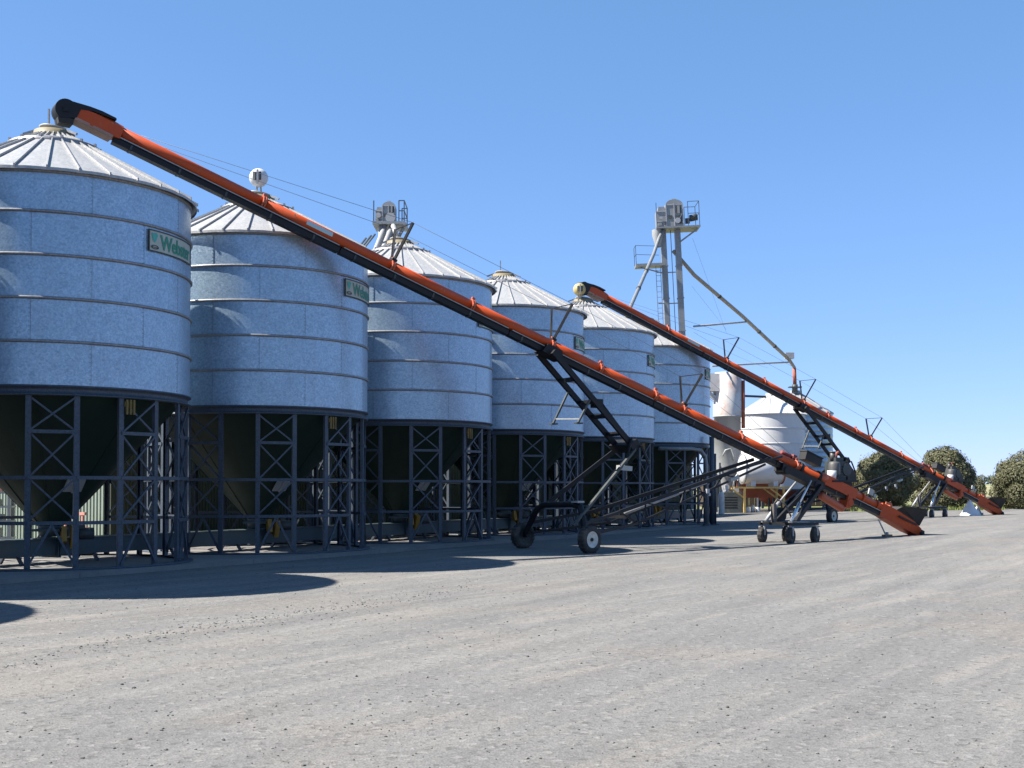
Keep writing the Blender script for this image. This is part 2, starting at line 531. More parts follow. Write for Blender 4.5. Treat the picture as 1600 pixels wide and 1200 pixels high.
def panel_mesh():
    b = MB()
    n = 12; a0 = 0; a1 = 360 / 8 + 1.0
    vs = []; fs = []
    for i in range(n + 1):
        a = a0 + (a1 - a0) * i / n
        r = RW - 0.006 + 0.012 * i / n
        vs += [pol(r, a, 0), pol(r, a, CH), pol(r - 0.004, a, CH), pol(r - 0.004, a, 0)]
    for i in range(n):
        k = 4 * i
        fs += [(k, k + 4, k + 5, k + 1), (k + 2, k + 6, k + 7, k + 3)]
    fs += [(3, 0, 1, 2), (4 * n, 4 * n + 3, 4 * n + 2, 4 * n + 1)]
    b.add(vs, fs[:-2], True); b.add([vs[3], vs[0], vs[1], vs[2], *vs[4 * n:4 * n + 4]], [(0, 1, 2, 3), (4, 7, 6, 5)])
    me = b.mesh('wall_panel', M['wall'])
    b = MB()
    b.box(pol(RW + 0.0045, a1 - 0.10, CH / 2), (0.010, 0.006, CH - 0.07), Matrix.Rotation(R(a1), 3, 'Z'))
    for j in range(10):        # bolt heads down the lap
        b.box(pol(RW + 0.009, a1 - 0.55, CH * (j + 0.5) / 10), (0.016, 0.012, 0.016), Matrix.Rotation(R(a1), 3, 'Z'))
    return me, b.mesh('lap_seam', M['seam'])

ROOF_R0, ROOF_R1 = 3.03, 0.36
ROOF_Z0, ROOF_Z1 = 7.955, 9.36
def roofz(r):
    return ROOF_Z0 + (ROOF_Z1 - ROOF_Z0) * (ROOF_R0 - r) / (ROOF_R0 - ROOF_R1)

def roof_panel_mesh():
    b = MB()
    a1 = 360 / 32
    vs = []
    rr = [ROOF_R0, 2.2, 1.4, ROOF_R1]
    for r in rr:
        for j in range(4):
            a = a1 * j / 3
            vs.append(pol(r, a, roofz(r) + (0.006 if j in (1, 2) else 0)))
    fs = [(4 * i + j, 4 * i + j + 1, 4 * i + j + 5, 4 * i + j + 4) for i in range(3) for j in range(3)]
    b.add(vs, fs, True)
    # turned down edge
    e = [pol(ROOF_R0, a1 * j / 3, roofz(ROOF_R0) + (0.006 if j in (1, 2) else 0)) for j in range(4)]
    d = [p - Vector((0, 0, 0.06)) for p in e]
    b.add(d + e, [(j, j + 1, j + 5, j + 4) for j in range(3)])
    return b.mesh('roof_panel', M['roof'])

def roof_rib_mesh():
    b = MB()
    p0 = pol(ROOF_R0 + 0.03, 0, roofz(ROOF_R0 + 0.03) + 0.030); p1 = pol(ROOF_R1 + 0.05, 0, roofz(ROOF_R1 + 0.05) + 0.030)
    b.bar(p0, p1, 0.020, 0.045)
    b.box(p0 + Vector((0, 0, -0.01)), (0.032, 0.035, 0.06))
    return b.mesh('roof_rib', M['roof'])

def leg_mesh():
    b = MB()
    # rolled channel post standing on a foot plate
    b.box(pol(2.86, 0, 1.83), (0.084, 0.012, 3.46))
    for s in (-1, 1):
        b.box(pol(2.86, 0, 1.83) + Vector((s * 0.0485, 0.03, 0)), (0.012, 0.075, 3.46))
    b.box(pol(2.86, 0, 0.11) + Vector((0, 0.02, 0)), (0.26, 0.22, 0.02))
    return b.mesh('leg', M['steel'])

def build_silo(name):
    root = empty(name)
    pm, lapm = panel_mesh()
    for c in range(NCOURSE):          # c = 0 is the lowest course
        k = NCOURSE - 1 - c           # 0 is the top course
        off = 11.6 + (0 if k in (1, 3) else 22.5)
        for i in range(8):
            place('lap_seam', lapm, place('wall_panel', pm, root, (0, 0, ZB + c * CH), (0, 0, R(off + i * 45))))
    for c in range(1, NCOURSE):
        z = ZB + c * CH
        b = MB()
        b.lathe([(RW - 0.01, z + 0.035), (RW + 0.03, z + 0.028), (RW + 0.045, z + 0.012), (RW + 0.045, z - 0.012), (RW + 0.03, z - 0.028), (RW - 0.01, z - 0.035)][::-1], 84)
        b.build('wall_band', M['band'], root)
    b = MB()
    b.lathe([(RW - 0.01, ZE - 0.10), (RW + 0.02, ZE - 0.10), (RW + 0.035, ZE - 0.012), (RW - 0.01, ZE - 0.012)], 84)
    b.build('eave_ring', M['band'], root)
    rp = roof_panel_mesh(); rb = roof_rib_mesh()
    for i in range(32):
        p = place('roof_panel', rp, root, (0, 0, 0), (0, 0, R(6.9 + i * 11.25)))
        place('roof_rib', rb, p)
    # raised ring where the lid skirt starts
    b = MB()
    b.lathe([(0.98, roofz(0.98) + 0.005), (0.98, roofz(0.98) + 0.075), (0.93, roofz(0.93) + 0.085), (0.93, roofz(0.93) + 0.005)], 56)
    for i in range(14):
        b.box(pol(0.955, i * 360 / 14 + 4, roofz(0.95) + 0.09), (0.05, 0.05, 0.06))
    b.build('roof_ring', M['band'], root)
    b = MB()
    b.lathe([(0.44, ROOF_Z1 - 0.05), (0.42, ROOF_Z1 + 0.10), (0.0, ROOF_Z1 + 0.10)], 32)
    hc = b.build('filler_collar', M['tan'], root)
    b = MB()
    b.lathe([(0.0, 0.0), (0.36, 0.0), (0.38, 0.03), (0.2, 0.085), (0.0, 0.10)], 28)
    b.bar((-0.16, 0, 0.10), (0.16, 0, 0.10), 0.03)
    b.build('filler_lid', M['pale'], hc, (0.05, 0.02, ROOF_Z1 + 0.115), (R(-6), R(9), 0))
    b = MB()
    b.bar((-0.35, -0.1, ROOF_Z1 + 0.12), (-0.62, -0.15, ROOF_Z1 + 0.02), 0.05)
    b.bar((0.32, -0.2, ROOF_Z1 + 0.10), (0.60, -0.3, ROOF_Z1 - 0.02), 0.05)
    b.build('lid_lever', M['band'], hc)
    # ring beam and hopper
    b = MB()
    b.lathe([(RW - 0.16, ZB - 0.20), (RW + 0.02, ZB - 0.20), (RW + 0.02, ZB - 0.175), (RW - 0.04, ZB - 0.165), (RW - 0.04, ZB - 0.045), (RW + 0.03, ZB - 0.035), (RW + 0.03, ZB - 0.004), (RW - 0.16, ZB - 0.004)], 84)
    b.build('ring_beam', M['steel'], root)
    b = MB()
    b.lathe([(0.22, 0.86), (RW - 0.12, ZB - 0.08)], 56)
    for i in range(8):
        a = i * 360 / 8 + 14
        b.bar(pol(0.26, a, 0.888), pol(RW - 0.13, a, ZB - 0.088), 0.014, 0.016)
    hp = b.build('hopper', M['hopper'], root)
    # inspection hatch lying on the cone
    sl = math.atan2(ZB - 0.08 - 0.86, RW - 0.12 - 0.22)
    rc = 1.08; zc = 0.86 + (rc - 0.22) * math.tan(sl)
    b = MB()
    m = Matrix.Rotation(R(45), 3, 'Z') @ Matrix.Rotation(-(PI / 2 - sl) + PI / 2, 3, 'X')
    n = m @ Vector((0, 0, 1))
    out = pol(1, 45); nn = Vector((out.x * math.sin(sl), out.y * math.sin(sl), -math.cos(sl)))
    tng = Vector((0, 0, 1)).cross(out).normalized(); upv = nn.cross(tng)
    mm = Matrix((tng, upv, nn)).transposed()
    c = pol(rc, 45, zc)
    b.box(c + nn * 0.05, (0.40, 0.34, 0.03), mm)
    b.box(c + nn * 0.08, (0.05, 0.36, 0.03), mm)
    b.build('inspection_hatch', M['pale'], hp)
    # outlet and slide gate
    b = MB()
    b.lathe([(0.26, 0.90), (0.26, 0.78), (0.20, 0.66)], 20)
    b.box((0, 0, 0.80), (0.62, 0.62, 0.05))
    g = b.build('slide_gate', M['trough'], root)
    b = MB()
    rr = Matrix.Rotation(R(28), 3, 'Z')
    b.box(rr @ Vector((0.42, -0.36, 0.66)), (0.12, 0.24, 0.46), rr @ Matrix.Rotation(R(24), 3, 'X'))
    b.box(rr @ Vector((0.22, -0.40, 0.70)), (0.10, 0.20, 0.34), rr @ Matrix.Rotation(R(-18), 3, 'X'))
    b.build('gate_guard', M['guard'], g)
    b = MB()
    b.tube(rr @ Vector((0.45, -0.30, 0.72)), rr @ Vector((0.85, -0.30, 0.72)), 0.13, 14)
    b.box(rr @ Vector((0.6, -0.3, 0.87)), (0.14, 0.12, 0.08), rr)
    b.build('gate_motor', M['dark'], g)
    # legs and bracing
    lm = leg_mesh()
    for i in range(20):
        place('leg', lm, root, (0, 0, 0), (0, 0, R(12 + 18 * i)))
    pa = pol(2.87, 0); pb = pol(2.87, 18)
    LV = [(2.82, 3.50), (1.92, 2.80), (1.07, 1.90)]
    xm = []
    for z0, z1 in LV:
        b = MB()
        inx = (pb - pa).normalized() * 0.05
        b.bar(pa + inx + Vector((0, 0, z0 + .03)), pb - inx + Vector((0, 0, z1 - .03)), 0.038, 0.038)
        off = pol(0.05, 189)
        b.bar(pa + inx + off + Vector((0, 0, z1 - .03)), pb - inx + off + Vector((0, 0, z0 + .03)), 0.038, 0.038)
        xm.append(b.mesh('cross_brace', M['steel']))
    b = MB()
    mid = (pa + pb) / 2
    b.bar(pa + Vector((0, 0, 0.16)), mid + Vector((0, 0, 0.98)), 0.045)
    b.bar(pb + Vector((0, 0, 0.16)), mid + Vector((0, 0, 0.98)), 0.045)
    chev = b.mesh('knee_brace', M['steel'])
    b = MB(); b.bar(pa, pb, 0.04, 0.07); rail = b.mesh('leg_rail', M['steel'])
    for i in range(20):
        a = R(12 + 18 * i)
        br = (i % 2 == 0)
        if br:
            for x in xm: place('cross_brace', x, root, (0, 0, 0), (0, 0, a))
            place('knee_brace', chev, root, (0, 0, 0), (0, 0, a))
            place('leg_rail', rail, root, (0, 0, 2.81), (0, 0, a))
        place('leg_rail', rail, root, (0, 0, 1.91), (0, 0, a))
        if i % 6 != 3: place('leg_rail', rail, root, (0, 0, 1.02), (0, 0, a))
    b = MB()
    b.lathe([(2.72, 0.10), (2.99, 0.10), (2.99, 0.135), (2.72, 0.135)], 72)
    b.build('base_ring', M['steel'], root)
    b = MB()
    for k in range(3):
        b.box(pol(2.90, 50.0 + 1.6 * k, 3.34), (0.045, 0.03, 0.30), Matrix.Rotation(R(54), 3, 'Z'))
    b.box(pol(2.875, 51.6, 3.40), (0.26, 0.02, 0.10), Matrix.Rotation(R(55), 3, 'Z'))
    b.build('hanger_bracket', M['bracket'], root)
    # name plate
    b = MB()
    za, zb_ = 6.60, 7.03; A0, A1 = 59.7, 95.0; n = 16
    rs = RW + 0.024
    vs = []; fs = []
    for i in range(n + 1):
        a = A0 + (A1 - A0) * i / n
        vs += [pol(rs, a, za), pol(rs, a, zb_), pol(rs - 0.02, a, zb_), pol(rs - 0.02, a, za)]
    for i in range(n):
        k = 4 * i
        for q in range(4):
            fs.append((k + q, k + 4 + q, k + 4 + (q + 1) % 4, k + (q + 1) % 4))
    fs += [(3, 2, 1, 0), (4 * n, 4 * n + 1, 4 * n + 2, 4 * n + 3)]
    b.add(vs, fs)
    sg = b.build('sign_board', M['cream'], root)
    b = MB()
    for za_, zb2 in ((za - 0.012, za + 0.012), (zb_ - 0.012, zb_ + 0.012)):
        b.lathe([(rs + 0.002, za_), (rs + 0.012, za_), (rs + 0.012, zb2), (rs + 0.002, zb2)], 16, a0=R(A0 - 90), a1=R(A1 - 90), smooth=False)
    for a in (A0, A1):
        b.box(pol(rs + 0.004, a, (za + zb_) / 2), (0.028, 0.02, zb_ - za + 0.024), Matrix.Rotation(R(a), 3, 'Z'))
    b.build('sign_frame', M['ink'], sg)
    fc = bpy.data.curves.new('lettering', 'FONT')
    fc.body = 'Webster'; fc.size = 1.0; fc.offset = 0.025; fc.resolution_u = 3; fc.space_character = 0.96
    fo = bpy.data.objects.new('lettering', fc); COL.objects.link(fo)
    dg = bpy.context.evaluated_depsgraph_get()
    me = bpy.data.meshes.new_from_object(fo.evaluated_get(dg))
    bpy.data.objects.remove(fo)
    xs = [v.co.x for v in me.vertices]; x0, x1 = min(xs), max(xs)
    ym = max(v.co.y for v in me.vertices)
    L0, L1 = 65.9, 92.5
    for v in me.vertices:
        a = L0 + (L1 - L0) * (v.co.x - x0) / (x1 - x0)
        v.co = pol(rs + 0.012, a, za + 0.07 + 0.30 * v.co.y / ym)
    me.materials.clear(); me.materials.append(M['green'])
    place('lettering', me, sg)
    b = MB()     # plant shaped mark at the left end, point downwards
    def sp(a, z): return pol(rs + 0.012, a, z)
    b.add([sp(60.9, 6.98), sp(62.3, 6.96), sp(63.4, 6.99), sp(64.4, 6.95), sp(63.6, 6.84), sp(62.6, 6.77), sp(61.6, 6.84)], [(0, 6, 5, 4, 3, 2, 1)[::-1]])
    b.build('sign_emblem', M['lightgreen'], sg)
    b = MB()     # dark oval rule under the mark
    vs = [sp(62.8 + 2.2 * math.cos(2 * PI * i / 18), 6.685 + 0.045 * math.sin(2 * PI * i / 18)) for i in range(18)]
    vi = [sp(62.8 + 1.5 * math.cos(2 * PI * i / 18), 6.685 + 0.028 * math.sin(2 * PI * i / 18)) for i in range(18)]
    b.add(vs + vi, [(i, (i + 1) % 18, 18 + (i + 1) % 18, 18 + i) for i in range(18)])
    b.add([sp(60.8, 6.68), sp(65.0, 6.665), sp(65.0, 6.68), sp(60.8, 6.695)], [(0, 1, 2, 3)])
    b.build('sign_flourish', M['ink'], sg)
    return root

def add_mast(root):
    b = MB()
    b.bar((-0.12, 0.0, ROOF_Z1 + 0.05), (-0.12, 0.0, ROOF_Z1 + 0.62), 0.035)
    b.build('mast', M['band'], root)

silo_labels = [
    'galvanised hopper silo cut by the left edge, under the black discharge hood',
    'galvanised hopper silo with a white round ventilator on its peak',
    'galvanised hopper silo with a grey elevator head showing behind its peak',
    'galvanised hopper silo just behind the black lift arms of the nearer conveyor',
    'galvanised hopper silo with a yellow round ventilator at its peak',
    'furthest hopper silo of the row, in front of the tall twin tube tower']
SG = 'elevated galvanised silos in one row'
proto = build_silo('grain_silo')
silos = []
for i in range(6):
    o = proto if i == 0 else copy_tree(proto)
    silos.append(o)
for i, o in enumerate(silos):
    o.location = rowpt(i * SP, 0)
    tag(o, silo_labels[i], 'silo', SG)
add_mast(silos[0]); add_mast(silos[3])

# two more silos of the row stand to the left of the picture and throw their shade into it
def joined(root, name):
    vs = []; fs = []; ss = []; mi = []; mats = []
    def walk(o, mtx):
        m = mtx @ Matrix.LocRotScale(o.location, o.rotation_euler, o.scale) if o is not root else Matrix()
        if o.type == 'MESH':
            me = o.data; n = len(vs)
            if me.materials[0] not in mats: mats.append(me.materials[0])
            k = mats.index(me.materials[0])
            vs.extend([tuple(m @ v.co) for v in me.vertices])
            for p in me.polygons:
                fs.append(tuple(i + n for i in p.vertices)); ss.append(p.use_smooth); mi.append(k)
        for c in o.children: walk(c, m)
    walk(root, Matrix())
    me = bpy.data.meshes.new(name)
    me.from_pydata(vs, [], fs)
    for m in mats: me.materials.append(m)
    me.polygons.foreach_set('use_smooth', ss)
    me.polygons.foreach_set('material_index', mi)
    me.update()
    return me
jm = joined(silos[1], 'grain_silo')
for k in (-1, -2):
    o = place('grain_silo', jm, None, rowpt(k * SP, 0))
    tag(o, 'galvanised hopper silo beyond the left edge, %s' % ('casting the broad rounded shade on the gravel' if k == -1 else 'casting the small shade at the extreme left edge'), 'silo', SG)

# ------------------------------------------------------------------ trough conveyor under the hoppers
def make_trough():
    root = empty('trough_conveyor', rowpt(0, 0), 0, 'long teal box conveyor running under all the silo hoppers', 'conveyor')
    rz = math.atan2(ROW.y, ROW.x)
    root.rotation_euler = (0, 0, rz)
    b = MB()
    L = 6.8
    b.box((0, 0, 0.43), (L - 0.02, 0.46, 0.34))
    b.box((0, 0, 0.615), (L - 0.02, 0.54, 0.025))
    for x in (-L / 2 + 0.03, L / 2 - 0.03):
        b.box((x, 0, 0.43), (0.035, 0.58, 0.44))
    me = b.mesh('trough_section', M['trough'])
    b = MB()
    for s in (-1, 1):
        b.bar((0, s * 0.22, 0.26), (0, s * 0.34, 0.10), 0.06)
    b.box((0, 0, 0.245), (0.06, 0.6, 0.03))
    sm = b.mesh('trough_stand', M['steel'])
    for i in range(-2, 6):
        place('trough_section', me, root, (i * L + L / 2, 0, 0))
        for k in (0.15, 0.5, 0.85):
            place('trough_stand', sm, root, (i * L + L * k, 0, 0))
make_trough()

# ------------------------------------------------------------------ shed behind the silos
def make_shed():
    corner = Vector((-10.97, 33.75, 0))
    rz = math.atan2(ROW.y, ROW.x)
    root = empty('corrugated_shed', corner, rz, 'pale green ribbed shed standing behind the silo legs', 'shed')
    H = 4.9; W = 0.76
    prof = []
    nr = 6
    for i in range(nr):
        x = W * i / nr
        q = W / nr
        prof += [(x, 0), (x + q * 0.42, 0), (x + q * 0.52, 0.03), (x + q * 0.86, 0.03), (x + q * 0.96, 0.0)]
    prof.append((W, 0))
    b = MB()
    vs = [(x, -y, 0) for x, y in prof] + [(x, -y, H) for x, y in prof]
    n = len(prof)
    b.add(vs, [(i, i + 1, n + i + 1, n + i) for i in range(n - 1)])
    me = b.mesh('cladding_sheet', M['shed'])
    md = b.mesh('cladding_sheet', M['shed_shade'])
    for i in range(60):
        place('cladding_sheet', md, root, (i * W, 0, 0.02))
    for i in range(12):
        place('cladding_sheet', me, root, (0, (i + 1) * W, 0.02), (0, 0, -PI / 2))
    b = MB()
    LX = 60 * W; LY = 12 * W
    b.box((-0.0, 0.0, H / 2), (0.09, 0.09, H))
    b.build('corner_flashing', M['shed_shade'], root)
    b = MB()
    b.add([(-0.25, -0.3, H), (LX, -0.3, H), (LX, LY / 2, H + 1.0), (-0.25, LY / 2, H + 1.0), (LX, LY + .3, H), (-0.25, LY + .3, H)], [(0, 1, 2, 3), (3, 2, 4, 5)])
    b.add([(-0.02, 0, H), (-0.02, LY / 2, H + 0.96), (-0.02, LY, H)], [(2, 1, 0)])
    b.build('roof', M['roof'], root)
make_shed()

# ------------------------------------------------------------------ the big tube conveyor
AX0, AXS = 10.082, -0.3485
EL_ = math.atan(-AXS)
EV = Vector((math.cos(EL_), 0, -math.sin(EL_)))
NV = Vector((math.sin(EL_), 0, math.cos(EL_)))
def ap(t, y=0.0, h=0.0):
    return Vector((t, y, AX0 + AXS * t)) + NV * h
AM = Matrix((EV, Vector((0, 1, 0)), NV)).transposed()

def wheel(parent, c, r, wdt, rimmat=None, name='wheel', lugs=22, turn=0.0):
    h = MB()
    h.lathe([(r * 0.16, -wdt * 0.36), (r * 0.16, wdt * 0.36)], 12, axis='y')
    h.tube((0, -wdt * 0.40, 0), (0, wdt * 0.40, 0), r * 0.12, 10)
    root = h.build(name, M['black'], parent, c, (0, 0, R(turn)))
    t = MB()
    pr = [(r * 0.58, -wdt * 0.40), (r * 0.66, -wdt * 0.48), (r * 0.86, -wdt * 0.5), (r * 0.97, -wdt * 0.40), (r, -wdt * 0.2), (r, wdt * 0.2), (r * 0.97, wdt * 0.40), (r * 0.86, wdt * 0.5), (r * 0.66, wdt * 0.48), (r * 0.58, wdt * 0.40)]
    t.lathe(pr, 36, axis='y')
    for i in range(lugs):
        a = 2 * PI * i / lugs
        rot = Matrix.Rotation(-a, 3, 'Y')
        for s in (-1, 1):
            t.box(rot @ Vector((r * 1.0, s * wdt * 0.2, 0)), (0.025, wdt * 0.34, 0.03), rot)
    t.build('tyre', M['tyre'], root)
    k = MB()
    k.lathe([(r * 0.60, -wdt * 0.42), (r * 0.56, -wdt * 0.44), (r * 0.52, -wdt * 0.32), (r * 0.2, -wdt * 0.27), (r * 0.13, -wdt * 0.34)], 30, axis='y')
    k.lathe([(r * 0.60, wdt * 0.42), (r * 0.56, wdt * 0.44), (r * 0.52, wdt * 0.32), (r * 0.2, wdt * 0.27), (r * 0.13, wdt * 0.34)][::-1], 30, axis='y')
    for i in range(6):
        a = 2 * PI * i / 6
        for s in (-1, 1):
            k.box((r * 0.30 * math.cos(a), s * wdt * 0.30, r * 0.30 * math.sin(a)), (0.025, 0.03, 0.025))
    k.build('rim', rimmat or M['rim'], root)
    return root

def build_auger():
    root = empty('tube_conveyor')
    TR = 0.142
    joints = [1.15, 4.55, 7.96, 10.3, 12.82, 14.45, 16.4, 17.45, 19.7, 22.0]
    stops = joints + [26.2]
    for a, b_ in zip(stops[:-1], stops[1:]):
        m = MB().tube(ap(a + 0.02), ap(b_ - 0.02), TR, 24)
        m.build('tube_section', M['orange'], root)
    fl = MB()
    fl.tube((-0.055, 0, 0), (-0.008, 0, 0), TR + 0.032, 24); fl.tube((0.008, 0, 0), (0.055, 0, 0), TR + 0.032, 24)
    fl.box((0, 0, TR + 0.05), (0.09, 0.07, 0.09)); fl.box((0, -TR - 0.035, 0), (0.09, 0.05, 0.09)); fl.box((0, TR + 0.035, 0), (0.09, 0.05, 0.09))
    fm = fl.mesh('tube_flange', M['orange_light'])
    for t in joints[1:]:
        place('tube_flange', fm, root, ap(t), (0, EL_, 0))
    # return pan hung under the tube
    pans = [1.10, 6.6, 11.5, 16.4, 21.2, 26.3]
    for a, b_ in zip(pans[:-1], pans[1:]):
        m = MB()
        L = (b_ - a) / math.cos(EL_) - 0.03
        c = ap((a + b_) / 2, 0, -TR - 0.012)
        m.box(c + NV * (-0.078), (L, 0.19, 0.145), AM)
        m.box(c + NV * (-0.004), (L, 0.25, 0.016), AM)
        m.box(c + NV * (-0.142), (L, 0.22, 0.018), AM)
        o = m.build('return_pan', M['black'], root)
        g = MB()
        for s in (-1, 1):
            g.box(c + NV * 0.014 + Vector((0, s * 0.121, 0)), (L - 0.1, 0.008, 0.024), AM)
        g.build('pan_lip', M['pale'], o)
        k = a + 0.4
        while k < b_ - 0.2:
            g = MB()
            for s in (-1, 1):
                g.box(ap(k, s * 0.101, -TR - 0.095), (0.045, 0.016, 0.13), AM)
            g.box(ap(k, 0, -TR - 0.170), (0.045, 0.20, 0.016), AM)
            g.build('pan_hanger', M['dark'], o)
            k += 1.1
    # head: flared orange box, then the black hood over the drum
    m = MB()
    prof = [(0.22, 0.18, 0.10, 0.17), (0.60, 0.20, 0.15, 0.22), (0.98, 0.18, 0.16, 0.22), (1.22, 0.145, 0.147, 0.17)]  # t, half width, up, down
    vs = []
    for t, hw, u, d in prof:
        p = ap(t)
        vs += [p + Vector((0, -hw, 0)) - NV * d, p + Vector((0, -hw, 0)) + NV * u * 0.55, p + Vector((0, -hw * 0.5, 0)) + NV * u, p + Vector((0, hw * 0.5, 0)) + NV * u, p + Vector((0, hw, 0)) + NV * u * 0.55, p + Vector((0, hw, 0)) - NV * d]
    fs = []
    for i in range(3):
        for j in range(6):
            k = (j + 1) % 6
            fs.append((i * 6 + j, i * 6 + k, (i + 1) * 6 + k, (i + 1) * 6 + j))
    fs += [tuple(range(6)), tuple(18 + j for j in reversed(range(6)))]
    m.add(vs, [f[::-1] for f in fs])
    hb = m.build('head_box', M['orange'], root)
    m = MB()
    m.box(ap(0.66, -0.19, -0.215), (0.86, 0.016, 0.06), AM); m.box(ap(0.66, 0.19, -0.215), (0.86, 0.016, 0.06), AM)
    m.box(ap(0.66, 0, -0.25), (0.86, 0.38, 0.016), AM)
    m.build('head_skirt', M['skirt'], hb)
    m = MB()
    cx = ap(0.04, 0, -0.13)
    hw = 0.20
    out = []
    for i in range(15):
        a = R(240 - i * 13)           # rounded nose
        out.append((cx.x + 0.235 * math.cos(a), cx.z + 0.235 * math.sin(a)))
    for t, h in ((0.45, 0.175), (0.70, 0.205), (1.00, 0.205), (1.02, 0.165), (0.55, 0.11), (0.30, 0.02), (0.28, -0.20)):
        p = ap(t, 0, h); out.append((p.x, p.z))
    vs = [(x, -hw, z) for x, z in out] + [(x, hw, z) for x, z in out]
    n = len(out)
    m.add(vs, [(i, (i + 1) % n, n + (i + 1) % n, n + i) for i in range(n)], False)
    m.add(vs, [tuple(reversed(range(n))), tuple(range(n, 2 * n))])
    hd = m.build('discharge_hood', M['black'], root)
    m = MB()
    m.box((cx.x + 0.0, 0, cx.z - 0.24), (0.30, 0.34, 0.12), None, (1.15, 1.1))
    m.build('discharge_spout', M['rubber'], hd)
    m = MB()
    m.tube((cx.x, -hw - 0.04, cx.z), (cx.x, hw + 0.04, cx.z), 0.05, 12)
    m.box((cx.x, -hw - 0.012, cx.z), (0.14, 0.024, 0.11)); m.box((cx.x, hw + 0.012, cx.z), (0.14, 0.024, 0.11))
    m.build('drum_bearing', M['black'], hd)
    # pale label on the tube
    m = MB()
    n = 6
    vs = []
    for k, t in enumerate((5.62, 6.30)):
        for i in range(n + 1):
            a = R(165 + 45 * i / n)
            vs.append(ap(t) + Vector((0, math.cos(a), 0)) * (TR + 0.004) + NV * math.sin(a) * -(TR + 0.004))
    m.add(vs, [(i, i + 1, n + 2 + i, n + 1 + i) for i in range(n)])
    m.build('tube_label', M['label'], root)
    # king posts and the truss cables
    tips = []
    for t, hgt in ((7.96, 0.98), (12.82, 1.02), (17.45, 0.95)):
        m = MB()
        b0 = ap(t, 0, TR + 0.02)
        tp = [ap(t, s * 0.50, TR + hgt) for s in (-1, 1)]
        for s, q in zip((-1, 1), tp):
            m.bar(ap(t, s * 0.07, TR + 0.02), q, 0.06)
        m.bar(tp[0], tp[1], 0.022)
        m.box(b0, (0.14, 0.24, 0.06), AM)
        m.build('king_post', M['black'], root)
        tips.append(tp)
    for s in (0, 1):
        pts = [ap(1.6, (s * 2 - 1) * 0.13, 0.12)] + [tp[s] for tp in tips] + [ap(22.0, (s * 2 - 1) * 0.13, 0.12)]
        m = MB()
        for p, q in zip(pts[:-1], pts[1:]): m.tube(p, q, 0.006, 5)
        m.build('truss_cable', M['wire'], root)
    # lift arms
    topP = ap(12.82, 0, -0.36); lowP = Vector((15.35, 0, 2.90))
    m = MB()
    m.box(ap(12.85, 0, -0.20), (0.70, 0.46, 0.26), AM, (0.7, 1))
    m.build('lift_bracket', M['black'], root)
    for s in (-1, 1):
        m = MB().bar(topP + Vector((-0.05, s * 0.36, 0.12)), lowP + Vector((0.12, s * 0.36, -0.12)), 0.09, 0.15)
        m.build('lift_arm', M['black'], root)
    for f in (0.25, 0.5, 0.66, 0.86):
        p = topP.lerp(lowP, f)
        MB().bar(p + Vector((0, -0.32, 0)), p + Vector((0, 0.32, 0)), 0.09, 0.12).build('lift_rung', M['black'], root)
    p = topP.lerp(lowP, 0.58)
    m = MB(); m.tube(p + Vector((0.10, -0.16, 0.20)), topP.lerp(lowP, 1.0) + Vector((-0.02, -0.16, 0.16)), 0.07, 12); m.box(p + Vector((0.02, -0.16, 0.16)), (0.28, 0.22, 0.24))
    m.build('lift_cylinder', M['black'], root)
    for s in (-1, 1):   # hanging prop legs with pads
        q0 = topP.lerp(lowP, 0.36 if s > 0 else 0.46) + Vector((0, s * 0.34, 0)); q1 = Vector((13.14 if s > 0 else 13.50, s * 0.34, 3.50))
        m = MB(); m.bar(q0, q1, 0.05); m.box(q1 - Vector((0, 0, 0.02)), (0.20, 0.16, 0.04))
        m.build('prop_leg', M['dark'], root)
    MB().bar((13.20, 0.34, 3.62), (13.54, -0.34, 3.60), 0.035).build('prop_rail', M['pale'], root)
    # axle arch and wheels
    yn, yf = -1.62, 1.62; ta = 12.95
    m = MB().path([(ta, yf - 0.16, 0.36), (ta, yf - 0.2, 0.5), (ta + 0.05, yf - 0.65, 1.10), (ta + 0.1, yf - 0.9, 1.24), (ta + 0.15, -0.6, 1.27), (ta + 0.1, yn + 0.55, 1.2), (ta + 0.03, yn + 0.3, 0.8), (ta, yn + 0.16, 0.36)], 0.085, 10)
    ax = m.build('axle_beam', M['black'], root)
    MB().box((ta + 0.1, -0.95, 1.34), (0.22, 0.3, 0.05)).build('axle_plate', M['pale'], ax)
    for y in (yn, yf):
        wheel(root, (ta, y, 0.36), 0.36, 0.26, M['rim'] if y < 0 else M['dark'], turn=12 if y < 0 else 4)  # far rim coloured dark to stand for the shade on that wheel
        MB().tube((ta, y - math.copysign(0.28, y), 0.36), (ta, y, 0.36), 0.05, 10).build('stub_axle', M['black'], ax)
    # legs from the axle up to the foot of the lift arms
    for s, r_ in ((-1, 0.035), (1, 0.06)):
        m = MB().bar((ta + (-0.35 if s < 0 else 0.1), s * 1.38, 0.72 if s < 0 else 0.9), lowP + Vector((0.15, s * 0.42, 0.0)), r_ * 2)
        m.build('carriage_strut', M['dark'] if s < 0 else M['black'], root)
    m = MB()
    m.box(lowP, (0.30, 1.0, 0.26), Matrix.Rotation(R(-35), 3, 'Y'))
    m.bar(lowP + Vector((-0.1, -0.45, 0.2)), Vector((14.9, -0.62, 2.30)), 0.05)
    m.bar(lowP + Vector((0.15, -0.55, 0.0)), Vector((15.75, -0.6, 2.35)), 0.05)
    m.build('carriage_hinge', M['black'], root)
    MB().box((14.86, -0.62, 2.26), (0.44, 0.16, 0.13), Matrix.Rotation(R(4), 3, 'Y')).build('hydraulic_box', M['pale'], root)
    # draw bars to the pivot under the tube
    piv = ap(20.7, 0, -0.40)
